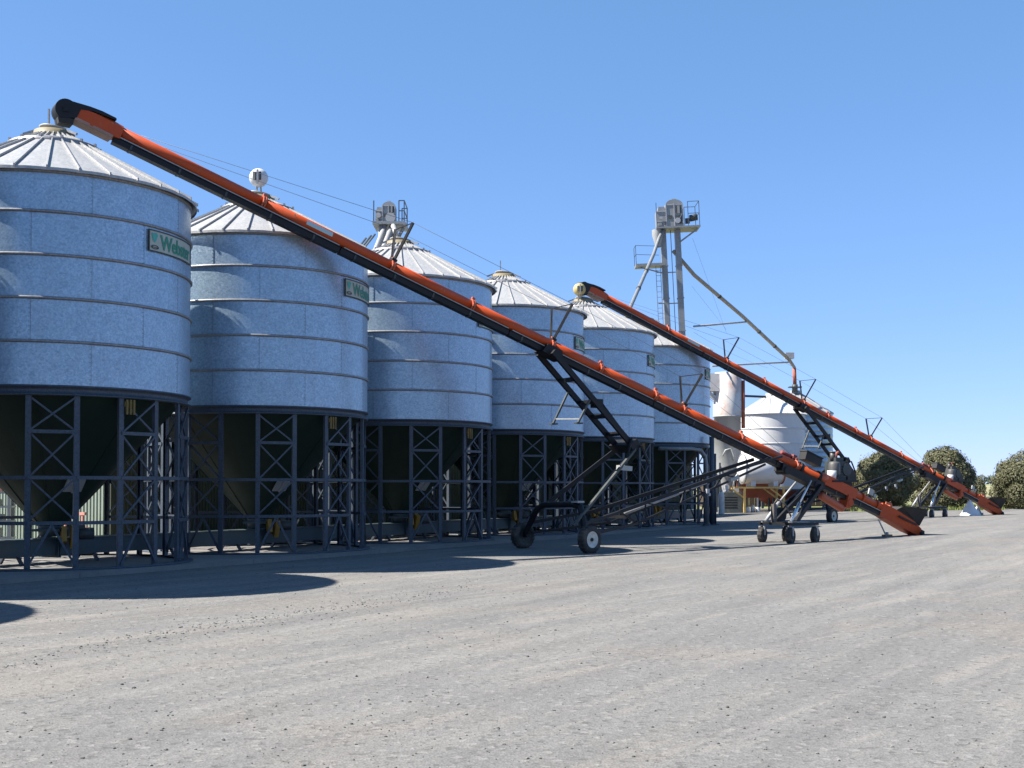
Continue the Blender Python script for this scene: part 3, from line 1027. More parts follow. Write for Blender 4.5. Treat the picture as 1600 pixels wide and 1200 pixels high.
    for s in (-1, 1):
        a0 = Vector((14.7, s * 0.62, 1.05)); a1 = piv + Vector((0, s * 0.32, 0.1))
        b0 = Vector((15.3, s * 0.62, 0.72)); b1 = piv + Vector((-0.1, s * 0.30, -0.06))
        m = MB()
        m.bar(a0, a1, 0.07, 0.10); m.bar(b0, b1, 0.045, 0.06)
        for f in (0.16, 0.42, 0.68):
            m.bar(a0.lerp(a1, f), b0.lerp(b1, f - 0.10), 0.035); m.bar(a0.lerp(a1, f), b0.lerp(b1, f + 0.08), 0.035)
        m.bar(a0, (ta + 0.1, s * 1.2, 0.75), 0.08)
        m.bar(b0, (ta + 0.1, s * 1.3, 0.45), 0.07)
        m.bar(a0, b0, 0.05)
        m.build('draw_bar', M['black'], root)
    MB().bar(Vector((15.0, -0.62, 0.9)), Vector((15.0, 0.62, 0.9)), 0.08).build('draw_bar_tie', M['black'], root)
    m = MB(); m.tube((15.2, -0.15, 1.0), (17.2, -0.12, 1.55), 0.05, 10); m.tube((17.2, -0.12, 1.55), (18.3, -0.1, 1.86), 0.03, 10)
    m.build('steering_cylinder', M['grey'], root)
    for tt, zz in ((17.9, 1.62), (18.6, 1.72)):
        m = MB(); m.box((tt, -0.60, zz), (0.10, 0.07, 0.13)); m.box((tt + 0.04, -0.63, zz - 0.10), (0.06, 0.05, 0.08))
        m.build('hose_bracket', M['grey'], root)
    MB().box((18.9, -0.62, 1.98), (0.34, 0.12, 0.09), Matrix.Rotation(R(-14), 3, 'Y')).build('tool_tray', M['pale'], root)
    MB().bar(piv + Vector((-0.8, -0.35, -0.12)), ap(21.2, -0.24, -0.02), 0.10, 0.07).build('pivot_strap', M['black'], root)
    # wheeled mover under the lower third
    mv = MB()
    z0 = 0.62
    t0, t1, y0, y1 = 20.82, 21.85, 0.22, -0.98
    for y in (y0, y1): mv.bar((t0 - 0.12, y, z0), (t1 + 0.12, y, z0), 0.09, 0.08)
    for t in (t0, (t0 + t1) / 2, t1): mv.bar((t, y0, z0 + 0.003), (t, y1, z0 + 0.003), 0.08, 0.075)
    mo = mv.build('mover_frame', M['black'], root)
    MB().box(((t0 + t1) / 2 + 0.1, y1 + 0.25, z0 + 0.055), (0.55, 0.35, 0.03)).build('mover_plate', M['pale'], mo)
    for t in (t0, t1):
        for y in (y0, y1):
            wheel(root, (t, y, 0.27), 0.245, 0.17, M['dark'], 'mover_wheel', 14, 24)
            f = MB()
            f.tube((t, y, 0.50), (t, y, z0 + 0.05), 0.035, 10)
            for s in (-1, 1): f.bar((t, y + s * 0.11, 0.52), (t, y + s * 0.11, 0.27), 0.03, 0.05)
            f.box((t, y, 0.525), (0.07, 0.25, 0.025))
            f.build('wheel_fork', M['grey'], mo)
    for s in (-1, 1):
        m = MB(); m.bar((21.5, s * 0.42 - 0.1, z0 + 0.05), ap(23.0, s * 0.24, -0.30), 0.12, 0.13)
        m.build('mover_leg', M['black'], root)
        m = MB(); m.tube((21.15, s * 0.55 - 0.12, z0 + 0.05), (21.75, s * 0.45, 1.25), 0.055, 12); m.tube((21.75, s * 0.45, 1.25), ap(22.5, s * 0.3, -0.32), 0.032, 10)
        m.build('lift_ram', M['chrome'] if s < 0 else M['grey'], root)
    m = MB(); m.box((20.95, -0.15, 0.92), (0.12, 0.14, 0.60)); m.path([(20.95, -0.15, 1.2), (21.05, -0.2, 1.38), (21.3, -0.3, 1.2), (21.45, -0.4, 0.8)], 0.025, 6)
    m.build('parking_jack', M['tank_grey'], root)
    # drive gear around the lower tube
    m = MB()
    m.box(ap(22.50, -0.05, 0.40), (0.72, 0.30, 0.26), AM)
    m.box(ap(22.50, -0.05, 0.545), (0.76, 0.34, 0.03), AM)
    m.build('belt_guard', M['black'], root)
    m = MB(); m.box(ap(21.95, 0.1, 0.25), (0.16, 0.18, 0.14), AM); m.tube(ap(21.85, 0.1, 0.24), ap(21.45, 0.1, 0.24), 0.055, 10)
    m.build('drive_gearbox', M['red'], root)
    for t in (22.2, 22.98):
        MB().tube(ap(t - 0.05), ap(t + 0.05), TR + 0.035, 24).build('drive_collar', M['black'], root)
    m = MB(); m.lathe([(0.02, -0.16), (0.13, -0.13), (0.165, -0.03), (0.165, 0.03), (0.12, 0.13), (0.02, 0.16)], 20, axis='x')
    m.build('drive_pulley', M['orange_light'], root, ap(23.15, -0.08, 0.02), (0, EL_, 0))
    m = MB(); m.box(ap(22.3, 0, -0.27), (1.9, 0.36, 0.26), AM); m.tube(ap(22.9, -0.22, -0.33), ap(22.9, 0.22, -0.33), 0.13, 14); m.tube(ap(21.6, -0.22, -0.33), ap(21.6, 0.22, -0.33), 0.12, 14)
    m.build('belt_tension_box', M['black'], root)
    m = MB(); m.lathe([(0.0, -0.58), (0.09, -0.56), (0.125, -0.47), (0.125, 0.47), (0.09, 0.56), (0.0, 0.58)], 18, axis='x')
    m.build('drive_motor', M['orange_light'], root, ap(23.75, -0.05, -0.58), (0, R(24), 0))
    m = MB(); m.box(ap(24.35, 0, -0.34), (0.20, 0.36, 0.42), AM); m.tube(ap(24.4, -0.2, -0.36), ap(24.4, 0.2, -0.36), 0.12, 16)
    m.build('motor_mount', M['orange'], root)
    m = MB(); m.box(ap(23.90, 0, -0.01), (1.5, 0.31, 0.33), AM)
    m.build('lower_housing', M['orange'], root)
    # engine on a tray at the far side
    ec = ap(23.95, 0.46, 0.50)
    m = MB(); m.box(ec + Vector((-0.05, -0.15, -0.28)), (1.15, 1.0, 0.06)); m.bar(ec + Vector((-0.3, -0.1, -0.3)), ap(23.4, 0.1, -0.2), 0.09); m.bar(ec + Vector((0.3, -0.1, -0.3)), ap(24.1, 0.1, -0.2), 0.09)
    m.box(ec + Vector((0.15, -0.1, -0.42)), (0.6, 0.7, 0.26))
    et = m.build('engine_tray', M['black'], root)
    e = MB(); e.box(ec + Vector((0.18, 0, 0.06)), (0.46, 0.5, 0.62)); e.box(ec + Vector((0.18, 0, 0.42)), (0.34, 0.36, 0.14)); e.tube(ec + Vector((0.40, -0.3, 0.1)), ec + Vector((0.40, 0.3, 0.1)), 0.20, 16)
    for k in range(5): e.box(ec + Vector((0.18, -0.26, -0.12 + 0.09 * k)), (0.40, 0.03, 0.04))
    eng = e.build('engine', M['dark'], root)
    e = MB(); e.lathe([(0.0, -0.24), (0.16, -0.23), (0.185, -0.16), (0.185, 0.16), (0.15, 0.22), (0.0, 0.24)], 20, c=tuple(ec + Vector((-0.24, -0.34, 0.12))))
    e.build('oil_tank', M['tank_grey'], root)
    e = MB(); e.lathe([(0.0, -0.25), (0.13, -0.25), (0.15, 0.06), (0.0, 0.06)], 18, c=tuple(ec + Vector((-0.46, -0.44, 0.0))))
    e.build('oil_pail', M['white'], root)
    e = MB(); e.tube(ec + Vector((0.05, 0, 0.40)), ec + Vector((0.05, 0, 0.66)), 0.09, 14); e.tube(ec + Vector((0.05, 0, 0.66)), ec + Vector((0.05, 0, 0.69)), 0.11, 14)
    e.build('air_filter', M['tank_grey'], eng)
    e = MB(); e.path([ec + Vector((0.3, 0.1, 0.45)), ec + Vector((0.32, 0.1, 0.62)), ec + Vector((0.42, 0.1, 0.68))], 0.045, 8)
    e.build('exhaust', M['rust'], eng)
    e = MB(); e.add([ec + Vector(q) for q in ((0.42, -0.28, -0.3), (0.42, 0.28, -0.3), (0.42, 0.28, 0.40), (0.42, -0.28, 0.40), (0.95, -0.2, -0.3), (0.95, 0.2, -0.3), (0.90, 0.2, -0.02), (0.90, -0.2, -0.02))],
                    [(0, 3, 2, 1), (4, 5, 6, 7), (0, 4, 7, 3), (1, 2, 6, 5), (3, 7, 6, 2), (0, 1, 5, 4)])
    e.build('engine_cowl', M['black'], eng)
    # intake end
    m = MB()
    for t in (24.95, 25.62):
        m.tube(ap(t - 0.04), ap(t + 0.04), TR + 0.035, 24)
    m.build('intake_collar', M['orange'], root)
    m = MB()
    prof = [(25.8, 0.14, 0.14, 0.30), (26.3, 0.22, 0.11, 0.33), (27.2, 0.27, 0.00, 0.37), (27.62, 0.25, -0.12, 0.36)]
    vs = []
    for t, hw, u, d in prof:
        p = ap(t)
        vs += [p + Vector((0, -hw * 0.8, 0)) - NV * d, p + Vector((0, -hw, 0)) + NV * u, p + Vector((0, hw, 0)) + NV * u, p + Vector((0, hw * 0.8, 0)) - NV * d]
    fs = []
    for i in range(3):
        for j in range(4):
            k = (j + 1) % 4
            fs.append((i * 4 + k, i * 4 + j, (i + 1) * 4 + j, (i + 1) * 4 + k))
    fs += [(0, 1, 2, 3), (15, 14, 13, 12)]
    m.add(vs, fs)
    m.build('intake_boot', M['orange'], root)
    m = MB()
    for t, hw in ((26.35, 0.37), (27.3, 0.42)):
        pass
    base = [ap(26.35, -0.21, 0.09), ap(27.5, -0.25, -0.05), ap(27.5, 0.25, -0.05), ap(26.35, 0.21, 0.09)]
    top = [ap(26.42, -0.40, 0.24), ap(27.45, -0.52, 0.52), ap(27.45, 0.52, 0.52), ap(26.42, 0.40, 0.24)]
    inn = [q.lerp((top[0] + top[2]) / 2, 0.06) for q in top]
    bi = [q.lerp((base[0] + base[2]) / 2, 0.08) + NV * 0.02 for q in base]
    m.add(base + top + inn + bi, [(0, 1, 5, 4), (1, 2, 6, 5), (2, 3, 7, 6), (3, 0, 4, 7), (4, 5, 9, 8), (5, 6, 10, 9), (6, 7, 11, 10), (7, 4, 8, 11), (8, 9, 13, 12), (9, 10, 14, 13), (10, 11, 15, 14), (11, 8, 12, 15), (12, 13, 14, 15)])
    m.build('intake_hopper', M['rubber'], root)
    m = MB(); m.box(ap(26.9, -0.275, -0.08), (0.9, 0.03, 0.06), AM); m.box(ap(26.9, 0.275, -0.08), (0.9, 0.03, 0.06), AM)
    m.build('hopper_strap', M['black'], root)
    m = MB(); m.box(ap(27.72, 0, -0.20), (0.20, 0.44, 0.14), AM); m.tube(ap(27.66, -0.33, -0.26), ap(27.66, 0.33, -0.26), 0.06, 12)
    m.build('tail_bearing', M['black'], root)
    m = MB(); m.bar(ap(25.85, -0.2, 0.16), ap(26.1, -0.2, 0.20), 0.04, 0.08); m.box(ap(26.12, 0.0, 0.17), (0.08, 0.4, 0.09), AM)
    m.build('hopper_latch', M['orange_light'], root)
    m = MB(); m.box(ap(25.15, -0.16, 0.28), (0.22, 0.05, 0.20), AM); m.box(ap(25.35, -0.16, 0.22), (0.10, 0.05, 0.12), AM)
    m.build('tail_bracket', M['pale'], root)
    m = MB(); m.bar(ap(25.75, -0.16, -0.46), (25.95, -0.20, 0.08), 0.035); m.box((25.95, -0.20, 0.16), (0.07, 0.07, 0.22))
    m.build('tail_prop', M['pale'], root)
    return root

A1 = build_auger()
AG = 'orange tube conveyors leaning up to the silos'
ANG1, ANG2 = R(32.137), R(33.5)
A2 = copy_tree(A1)
A1.location = (-9.8, 26.8, 0.0); A1.rotation_euler = (0, 0, ANG1)
A2.location = (2.93, 50.6, 0.0); A2.rotation_euler = (0, R(-0.33), ANG2)
tag(A1, 'nearer long orange tube conveyor, its head on the leftmost silo', 'conveyor', AG)
tag(A2, 'farther long orange tube conveyor, its head beside the yellow ventilator', 'conveyor', AG)
# timber chock under the nearer tail prop
def apw(t, y, z):
    c, s = math.cos(ANG1), math.sin(ANG1)
    return Vector((-9.8 + t * c - y * s, 26.8 + t * s + y * c, z))
p = apw(25.95, -0.20, 0)
o = MB().box((0, 0, 0.035), (0.36, 0.16, 0.07)).build('wood_block', M['wood'], None, (p.x, p.y, gz(p.x)), (0, 0, ANG1 + 0.1))
tag(o, 'flat timber block on the gravel under the nearer conveyor tail prop', 'block')

# ------------------------------------------------------------------ round ventilators on two silo peaks
def ventilator(c, z, r, mat, label, base):
    root = empty('roof_ventilator', (c.x, c.y, base), 0, label, 'ventilator', 'round ventilators on silo peaks')
    b = MB()
    h = z - base
    n = 20
    prof = [(0.0, h - r)] + [(r * math.cos(R(a)), h + r * math.sin(R(a))) for a in range(-80, 81, 10)] + [(0.0, h + r)]
    b.lathe(prof, 28)
    d = b.build('drum', mat, root)
    b = MB()
    b.bar((-0.07, -0.02, 0), (-0.03, -0.02, h - r * 0.9), 0.04); b.bar((0.08, 0.03, 0), (0.05, 0.02, h - r * 0.9), 0.04)
    b.box((0, 0, 0.02), (0.3, 0.3, 0.04))
    b.build('post', M['pale'], root)
    b = MB()
    for a, wd in ((-14, 0.07), (20, 0.05)):
        q = pol(r * 0.93, a, h)
        b.box(q, (wd, 0.10, r * 0.85), Matrix.Rotation(R(a), 3, 'Z'))
    b.build('slot', M['dark'], d)
    b = MB(); b.box(pol(r * 1.0, 4, h - r * 0.1), (0.05, 0.05, r * 1.5), Matrix.Rotation(R(4), 3, 'Z'))
    b.build('strap', M['pale'], d)
c = rowpt(SP, 0); ventilator(c, 9.98, 0.25, M['white'], 'white round ventilator on the peak of the second silo', ROOF_Z1 + 0.1)
c = rowpt(4 * SP, 0) + Vector((-0.17, -0.35, 0)); ventilator(c, 9.84, 0.26, M['yellow'], 'yellow round ventilator beside the farther conveyor head', ROOF_Z1 - 0.1)

# ------------------------------------------------------------------ bucket elevators
def elevator_head(root, c, W, D, H, plat, railh, mat, right=True):
    """c = centre of the underside of the head"""
    x, y, z = c
    def arch(x0, x1, hs, hc, d0, d1):
        m = (x0 + x1) / 2; hw = (x1 - x0) / 2
        o2 = [(x0, 0), (x1, 0)] + [(m + hw * math.cos(R(a)), hs + (hc - hs) * math.sin(R(a))) for a in range(0, 181, 20)]
        n = len(o2)
        vs = [(x + a, y + d0, z + q) for a, q in o2] + [(x + a, y + d1, z + q) for a, q in o2]
        b = MB()
        b.add(vs, [(i, (i + 1) % n, n + (i + 1) % n, n + i) for i in range(n)]); b.add(vs, [tuple(reversed(range(n))), tuple(range(n, 2 * n))])
        return b
    hb = arch(-W * 0.16, W * 0.42, H * 0.80, H, -D / 2, D / 2).build('elevator_head', mat, root)
    b = MB(); b.box((x - W * 0.32, y, z + H * 0.30), (W * 0.32, D * 0.86, H * 0.60)); b.box((x - W * 0.30, y, z + H * 0.68), (W * 0.28, D * 0.8, H * 0.16), None, (0.7, 1))
    b.build('discharge_box', mat, hb)
    b = MB()
    for q in (-0.155, 0.12, 0.41): b.box((x + W * q, y - D / 2 - 0.02, z + H * 0.42), (0.05 * W / 1.95 + 0.01, 0.04, H * 0.84))
    b.box((x + W * 0.13, y - D / 2 - 0.015, z + H * 0.80), (W * 0.56, 0.03, 0.05 * W / 1.95 + 0.01)); b.box((x - W * 0.32, y - D * 0.43 - 0.02, z + H * 0.58), (W * 0.34, 0.04, 0.05))
    b.box((x - W * 0.32, y - D * 0.43 - 0.02, z + H * 0.22), (W * 0.34, 0.04, 0.04)); b.box((x + W * 0.13, y, z + H * 1.0), (W * 0.16, D * 0.9, 0.06))
    b.build('head_stiffener', M['grey'], hb)
    b = MB(); b.box((x + W * 0.27, y - D / 2 - 0.015, z + H * 0.62), (W * 0.17, 0.03, H * 0.26)); b.box((x - W * 0.02, y - D / 2 - 0.015, z + H * 0.36), (W * 0.12, 0.03, H * 0.12)); b.box((x + W * 0.27, y - D / 2 - 0.015, z + H * 0.26), (W * 0.2, 0.03, H * 0.3))
    b.build('head_door', M['dark'], hb)
    b = MB(); b.box((x + W * 0.27, y - D / 2 - 0.05, z + H * 0.62), (W * 0.07, 0.05, H * 0.28)); b.box((x - W * 0.38, y - D * 0.43 - 0.05, z + H * 0.12), (W * 0.12, 0.1, H * 0.1)); b.bar((x + W * 0.18, y - D / 2 - 0.05, z + H * 0.1), (x + W * 0.38, y - D / 2 - 0.05, z + H * 0.46), 0.04)
    b.build('head_cover', mat, hb)
    b = MB(); b.tube((x + W * 0.22, y - D / 2 - 0.12, z + H * 0.22), (x + W * 0.22, y - D / 2, z + H * 0.22), 0.17, 16)
    b.build('head_bearing', M['grey'], hb)
    MB().tube((x - W * 0.33, y - D / 2 - 0.1, z + H * 0.34), (x - W * 0.33, y - D / 2, z + H * 0.34), 0.09, 12).build('head_bearing', M['grey'], hb)
    px0, px1 = plat
    b = MB(); b.box((x + (px0 + px1) / 2, y, z - 0.06), (px1 - px0, D + 0.7, 0.10))
    for q in (0.2, 0.8):
        b.bar((x + W * 0.3, y - D * 0.4 + D * 0.8 * q - 0.1, z - 0.85), (x + px1 - 0.1, y - D * 0.4 + D * 0.8 * q - 0.1, z - 0.12), 0.06)
    pf = b.build('platform', M['tubing'], root)
    ya, yb = y - D / 2 - 0.32, y + D / 2 + 0.32
    for xx, yy in ((px1 - 0.04, ya), (px1 - 0.04, yb), (W / 2 + 0.1, ya), (W / 2 + 0.1, yb), (px0 + 0.04, ya)):
        MB().box((x + xx, yy, z + railh / 2), (0.035, 0.035, railh)).build('rail_post', M['steel'], pf)
    for hh in (0.5, 1.0):
        b = MB(); b.bar((x + px1 - 0.04, ya, z + railh * hh), (x + px1 - 0.04, yb, z + railh * hh), 0.03)
        for yy in (ya, yb): b.bar((x + W / 2 + 0.1, yy, z + railh * hh), (x + px1 - 0.04, yy, z + railh * hh), 0.03)
        b.build('hand_rail', M['steel'], pf)

def tower():
    base = pt(1068, 760, 75); base.z = gz(base.x)
    root = empty('bucket_elevator', base, 0, 'tall twin tube elevator tower rising behind the furthest silo', 'elevator', 'bucket elevators above the silos')
    root.rotation_euler = (0, R(-2.6), 0)
    Hh = 17.5
    for xx in (-0.42, 0.46):
        o = MB().box((xx, 0, Hh / 2), (0.33, 0.40, Hh)).build('elevator_leg', M['tubing'], root)
        b = MB()
        for k in range(8): b.box((xx, 0, 1.2 + k * 2.0), (0.40, 0.47, 0.07))
        b.build('leg_flange', M['tubing'], o)
    b = MB()
    for z in np.arange(1.5, Hh - 1, 1.9):
        b.bar((-0.26, -0.1, z), (0.30, -0.1, z), 0.06)
        b.bar((-0.95, -0.3, z), (-0.58, -0.2, z), 0.05)
    b.build('leg_tie', M['tubing'], root)
    b = MB()
    for xx in (-1.0, -0.72): b.bar((xx, -0.35, 0.1), (xx, -0.35, Hh - 2.2), 0.035)
    z = 0.4
    while z < Hh - 2.4:
        b.bar((-1.0, -0.35, z), (-0.72, -0.35, z), 0.025); z += 0.33
    b.build('ladder', M['tubing'], root)
    MB().tube((0.10, 0.1, 0.2), (0.06, 0.1, Hh), 0.022, 6).build('earth_conductor', M['steel'], root)
    elevator_head(root, (0.05, 0, Hh), 1.80, 0.9, 1.70, (-0.95, 1.72), 1.45, M['head'])
    b = MB(); b.lathe([(0.16, Hh - 1.15), (0.34, Hh - 0.45), (0.34, Hh - 0.1)], 18, c=(-0.78, -0.25, 0)); b.build('spout_hopper', M['pale'], root)
    b = MB(); b.tube((1.25, -0.1, Hh + 0.55), (1.7, -0.1, Hh + 0.62), 0.2, 14); b.box((1.1, -0.1, Hh + 0.4), (0.25, 0.25, 0.3))
    b.build('head_motor', M['dark'], root)
    # half way platform
    zp = Hh - 2.25
    b = MB(); b.box((-1.35, -0.1, zp), (1.75, 1.0, 0.16)); b.bar((-2.1, -0.3, zp - 0.05), (-0.6, -0.3, zp - 0.5), 0.07)
    pf = b.build('rest_platform', M['tubing'], root)
    for xx, yy in ((-2.2, -0.58), (-2.2, 0.38)):
        MB().box((xx, yy, zp + 0.6), (0.03, 0.03, 1.2)).build('rail_post', M['steel'], pf)
    b = MB()
    for hh in (0.65, 1.2):
        b.bar((-2.2, -0.58, zp + hh), (-0.8, -0.58, zp + hh - 0.1), 0.025); b.bar((-2.2, -0.58, zp + hh), (-2.2, 0.38, zp + hh), 0.025)
    b.build('hand_rail', M['steel'], pf)
    return root
tower()

TOP = pt(1040, 352, 74.6)
def spout(name, pts, r, label, mat, bandmat, group=None):
    root = empty(name, pts[-1], 0, label, 'pipe', group)
    off = Vector(pts[-1])
    b = MB(); b.path([Vector(p) - off for p in pts], r, 12); b.build('pipe', mat, root)
    for p, q in zip(pts[:-1], pts[1:]):
        p = Vector(p); q = Vector(q)
        k = int((q - p).length / 4.2)
        for i in range(1, k + 1):
            c = p.lerp(q, i / (k + 1)); d = (q - p).normalized()
            MB().tube(c - d * 0.09 - off, c + d * 0.09 - off, r + 0.025, 12).build('pipe_clamp', bandmat, root)
    return root
SPG = 'grain spouts running down from the tower'
spout('grain_spout', [pt(1041, 350, 74.8), pt(1030, 372, 74.2), pt(1021, 398, 73.2), pt(985, 480, 66), pt(960, 535, 59.5)], 0.105, 'straight grey spout from the tower down towards the silos', M['tubing'], M['dark'], SPG)
END = pt(1242, 604, 88)
s2 = spout('grain_spout', [pt(1052, 392, 75.2), pt(1085, 430, 76), pt(1160, 494, 80.5), pt(1233, 562, 87.3), pt(1241, 574, 88), END], 0.12, 'long sloping grey spout from the tower to the corrugated silo', M['spout'], M['dark'], SPG)
b = MB(); o_ = Vector(END)
b.box(pt(1233, 556, 87.2) - o_, (0.62, 0.5, 0.42)); b.build('valve_box', M['grey'], s2)
b = MB(); b.tube(pt(1241, 576, 88) - o_, pt(1242, 600, 88) - o_, 0.135, 12); b.build('drop_pipe', M['rust'], s2)
b = MB(); b.tube(END - o_ + Vector((0, 0, -0.35)), END - o_ + Vector((0, 0, 0.15)), 0.2, 14); b.box(END - o_ + Vector((0, 0, -0.05)), (0.9, 0.5, 0.08)); b.build('drop_collar', M['dark'], s2)
# struts that hold the long spout
def strut(p, q, r, label, mat):
    p = Vector(p); q = Vector(q); o = (p + q) / 2
    root = MB().tube(p - o, q - o, r, 8).build('strut_pipe', mat, None, o)
    tag(root, label, 'strut', 'thin struts steadying the long spout')
strut(pt(1084, 510, 75.3), pt(1166, 503, 81), 0.06, 'upper thin horizontal strut from the tower to the long spout', M['pale'])
strut(pt(1112, 572, 78), pt(1232, 566, 87.2), 0.06, 'lower thin horizontal strut from the rusty tank to the spout elbow', M['pale'])

def elevator_two():
    base = pt(603, 760, 42.5); base.z = 0.1
    root = empty('bucket_elevator', base, 0, 'smaller grey elevator head above the third silo with dark spouts', 'elevator', 'bucket elevators above the silos')
    zt = pt(603, 351, 42.5).z - base.z
    for xx in (-0.16, 0.20):
        MB().box((xx, 0.25, zt / 2), (0.22, 0.26, zt)).build('elevator_leg', M['tubing'], root)
    elevator_head(root, (0.0, 0, zt), 0.76, 0.55, 0.74, (-0.42, 0.70), 0.70, M['head'])
    def rel(px, py, Y): return pt(px, py, Y) - base
    b = MB(); b.path([rel(598, 348, 42.2), rel(596, 372, 42.0), rel(588, 392, 41.6), rel(560, 436, 40)], 0.12, 10); b.build('spout', M['pale'], root)
    for d in (-5, 6):
        b = MB(); b.path([rel(607 + d, 352, 42.1), rel(590 + d, 395, 41.4), rel(570 + d, 445, 40.2)], 0.085, 8); b.build('spout', M['grey'], root)
    b = MB(); b.path([rel(614, 352, 42), rel(619, 366, 41)], 0.09, 8); b.build('spout', M['pale'], root)
    for q in ((580, 368), (572, 372), (586, 366)):
        b = MB(); b.bar(rel(q[0], q[1], 42.5), rel(q[0] - 22, q[1] + 28, 41), 0.045); b.build('spout_stay', M['dark'], root)
elevator_two()

# cables strung between the heads
def cable(p, q, sag, label, group='thin cables strung across the sky'):
    p = Vector(p); q = Vector(q)
    pts = []
    for i in range(13):
        f = i / 12
        c = p.lerp(q, f); c.z -= sag * 4 * f * (1 - f); pts.append(c)
    o = (p + q) / 2
    ob = MB().path([c - o for c in pts], 0.007, 5).build('overhead_cable', M['wire'], None, o)
    tag(ob, label, 'cable', group)
cable(pt(1082, 372, 75), pt(1135, 520, 78), 0.0, 'thin stay wire dropping steeply from the tower head', 'stay wires of the tower')
cable(pt(1081, 447, 75), pt(1135, 515, 82), 0.0, 'short stay wire from the middle of the tower', 'stay wires of the tower')
cable(pt(1084, 519, 75), pt(1200, 575, 86), 0.2, 'low stay wire from the tower towards the white silos', 'stay wires of the tower')

# ------------------------------------------------------------------ white silo, corrugated silo, rusty tank
def small_silo(name, cx, Y, Rr, ze, zt, zb, label, mat, roofmat, steps, ladder):
    X = (cx - 800) / FPX * Y
    g = gz(X)
    root = empty(name, (X, Y, g), 0, label, 'silo')
    ze -= g; zt -= g; zb -= g
    if steps:
        nsh = steps
        hh = (ze - zb) / nsh
        for k in range(nsh):
            b = MB()
            z0 = zb + k * hh
            pr = []
            for q in range(5):
                zz = z0 + hh * q / 4
                pr.append((Rr + 0.02 + 0.03 * math.sin(PI * q / 4), zz))
            b.lathe(pr, 56)
            b.build('wall_ring', mat, root)
    else:
        hh = (ze - zb) / 5
        for k in range(5):
            b = MB(); b.lathe([(Rr, zb + k * hh + 0.01), (Rr, zb + (k + 1) * hh - 0.01)], 64); b.build('wall_ring', mat, root)
            if k: MB().lathe([(Rr - .01, zb + k * hh - 0.04), (Rr + 0.035, zb + k * hh - 0.03), (Rr + 0.035, zb + k * hh + 0.03), (Rr - .01, zb + k * hh + 0.04)], 64).build('wall_band', mat, root)
    b = MB(); b.lathe([(Rr + 0.12, ze - 0.03), (0.32, zt)], 48, smooth=False)
    b.lathe([(Rr - 0.02, ze - 0.06), (Rr + 0.12, ze - 0.06), (Rr + 0.12, ze - 0.03)], 48)
    rf = b.build('roof', roofmat, root)
    b = MB()
    for i in range(12):
        a = 15 + i * 30
        b.bar(pol(Rr + 0.1, a, ze + 0.0), pol(0.34, a, zt + 0.02), 0.03, 0.05)
    b.build('roof_rib', roofmat, rf)
    MB().lathe([(0.36, zt - 0.08), (0.36, zt + 0.16), (0.0, zt + 0.2)], 24).build('roof_cap', M['pale'], rf)
    MB().lathe([(0.2, max(0.35, zb - Rr * 0.85)), (Rr - 0.02, zb)], 40).build('hopper', M['rust'], root)
    for i in range(8):
        MB().box(pol(Rr - 0.06, i * 45 + 10, zb / 2 + 0.05), (0.12, 0.12, zb + 0.1), Matrix.Rotation(R(i * 45 + 10), 3, 'Z')).build('leg', M['steel'], root)
    MB().lathe([(Rr - 0.1, zb - 0.12), (Rr + 0.05, zb - 0.12), (Rr + 0.05, zb + 0.005), (Rr - 0.1, zb + 0.005)], 56).build('ring_beam', M['steel'], root)
    if ladder is not None:
        b = MB()
        for s in (-0.2, 0.2):
            b.bar(pol(Rr + 0.12, ladder, 0.3) + pol(s, ladder + 90), pol(Rr + 0.12, ladder, ze + 0.2) + pol(s, ladder + 90), 0.035)
        z = 0.5
        while z < ze:
            b.bar(pol(Rr + 0.12, ladder, z) + pol(-0.2, ladder + 90), pol(Rr + 0.12, ladder, z) + pol(0.2, ladder + 90), 0.025); z += 0.34
        b.build('ladder', M['grey'], root)
    return root
small_silo('white_silo', 1205, 84, 2.28, 6.72, 8.0, 1.65, 'white painted silo with a conical roof behind the yellow tank stand', M['white'], M['white'], 0, 76)
small_silo('corrugated_silo', 1243, 88.5, 2.58, 7.05, 8.55, 1.65, 'grey corrugated silo tucked behind the right side of the white silo', M['wall'], M['roof'], 15, None)

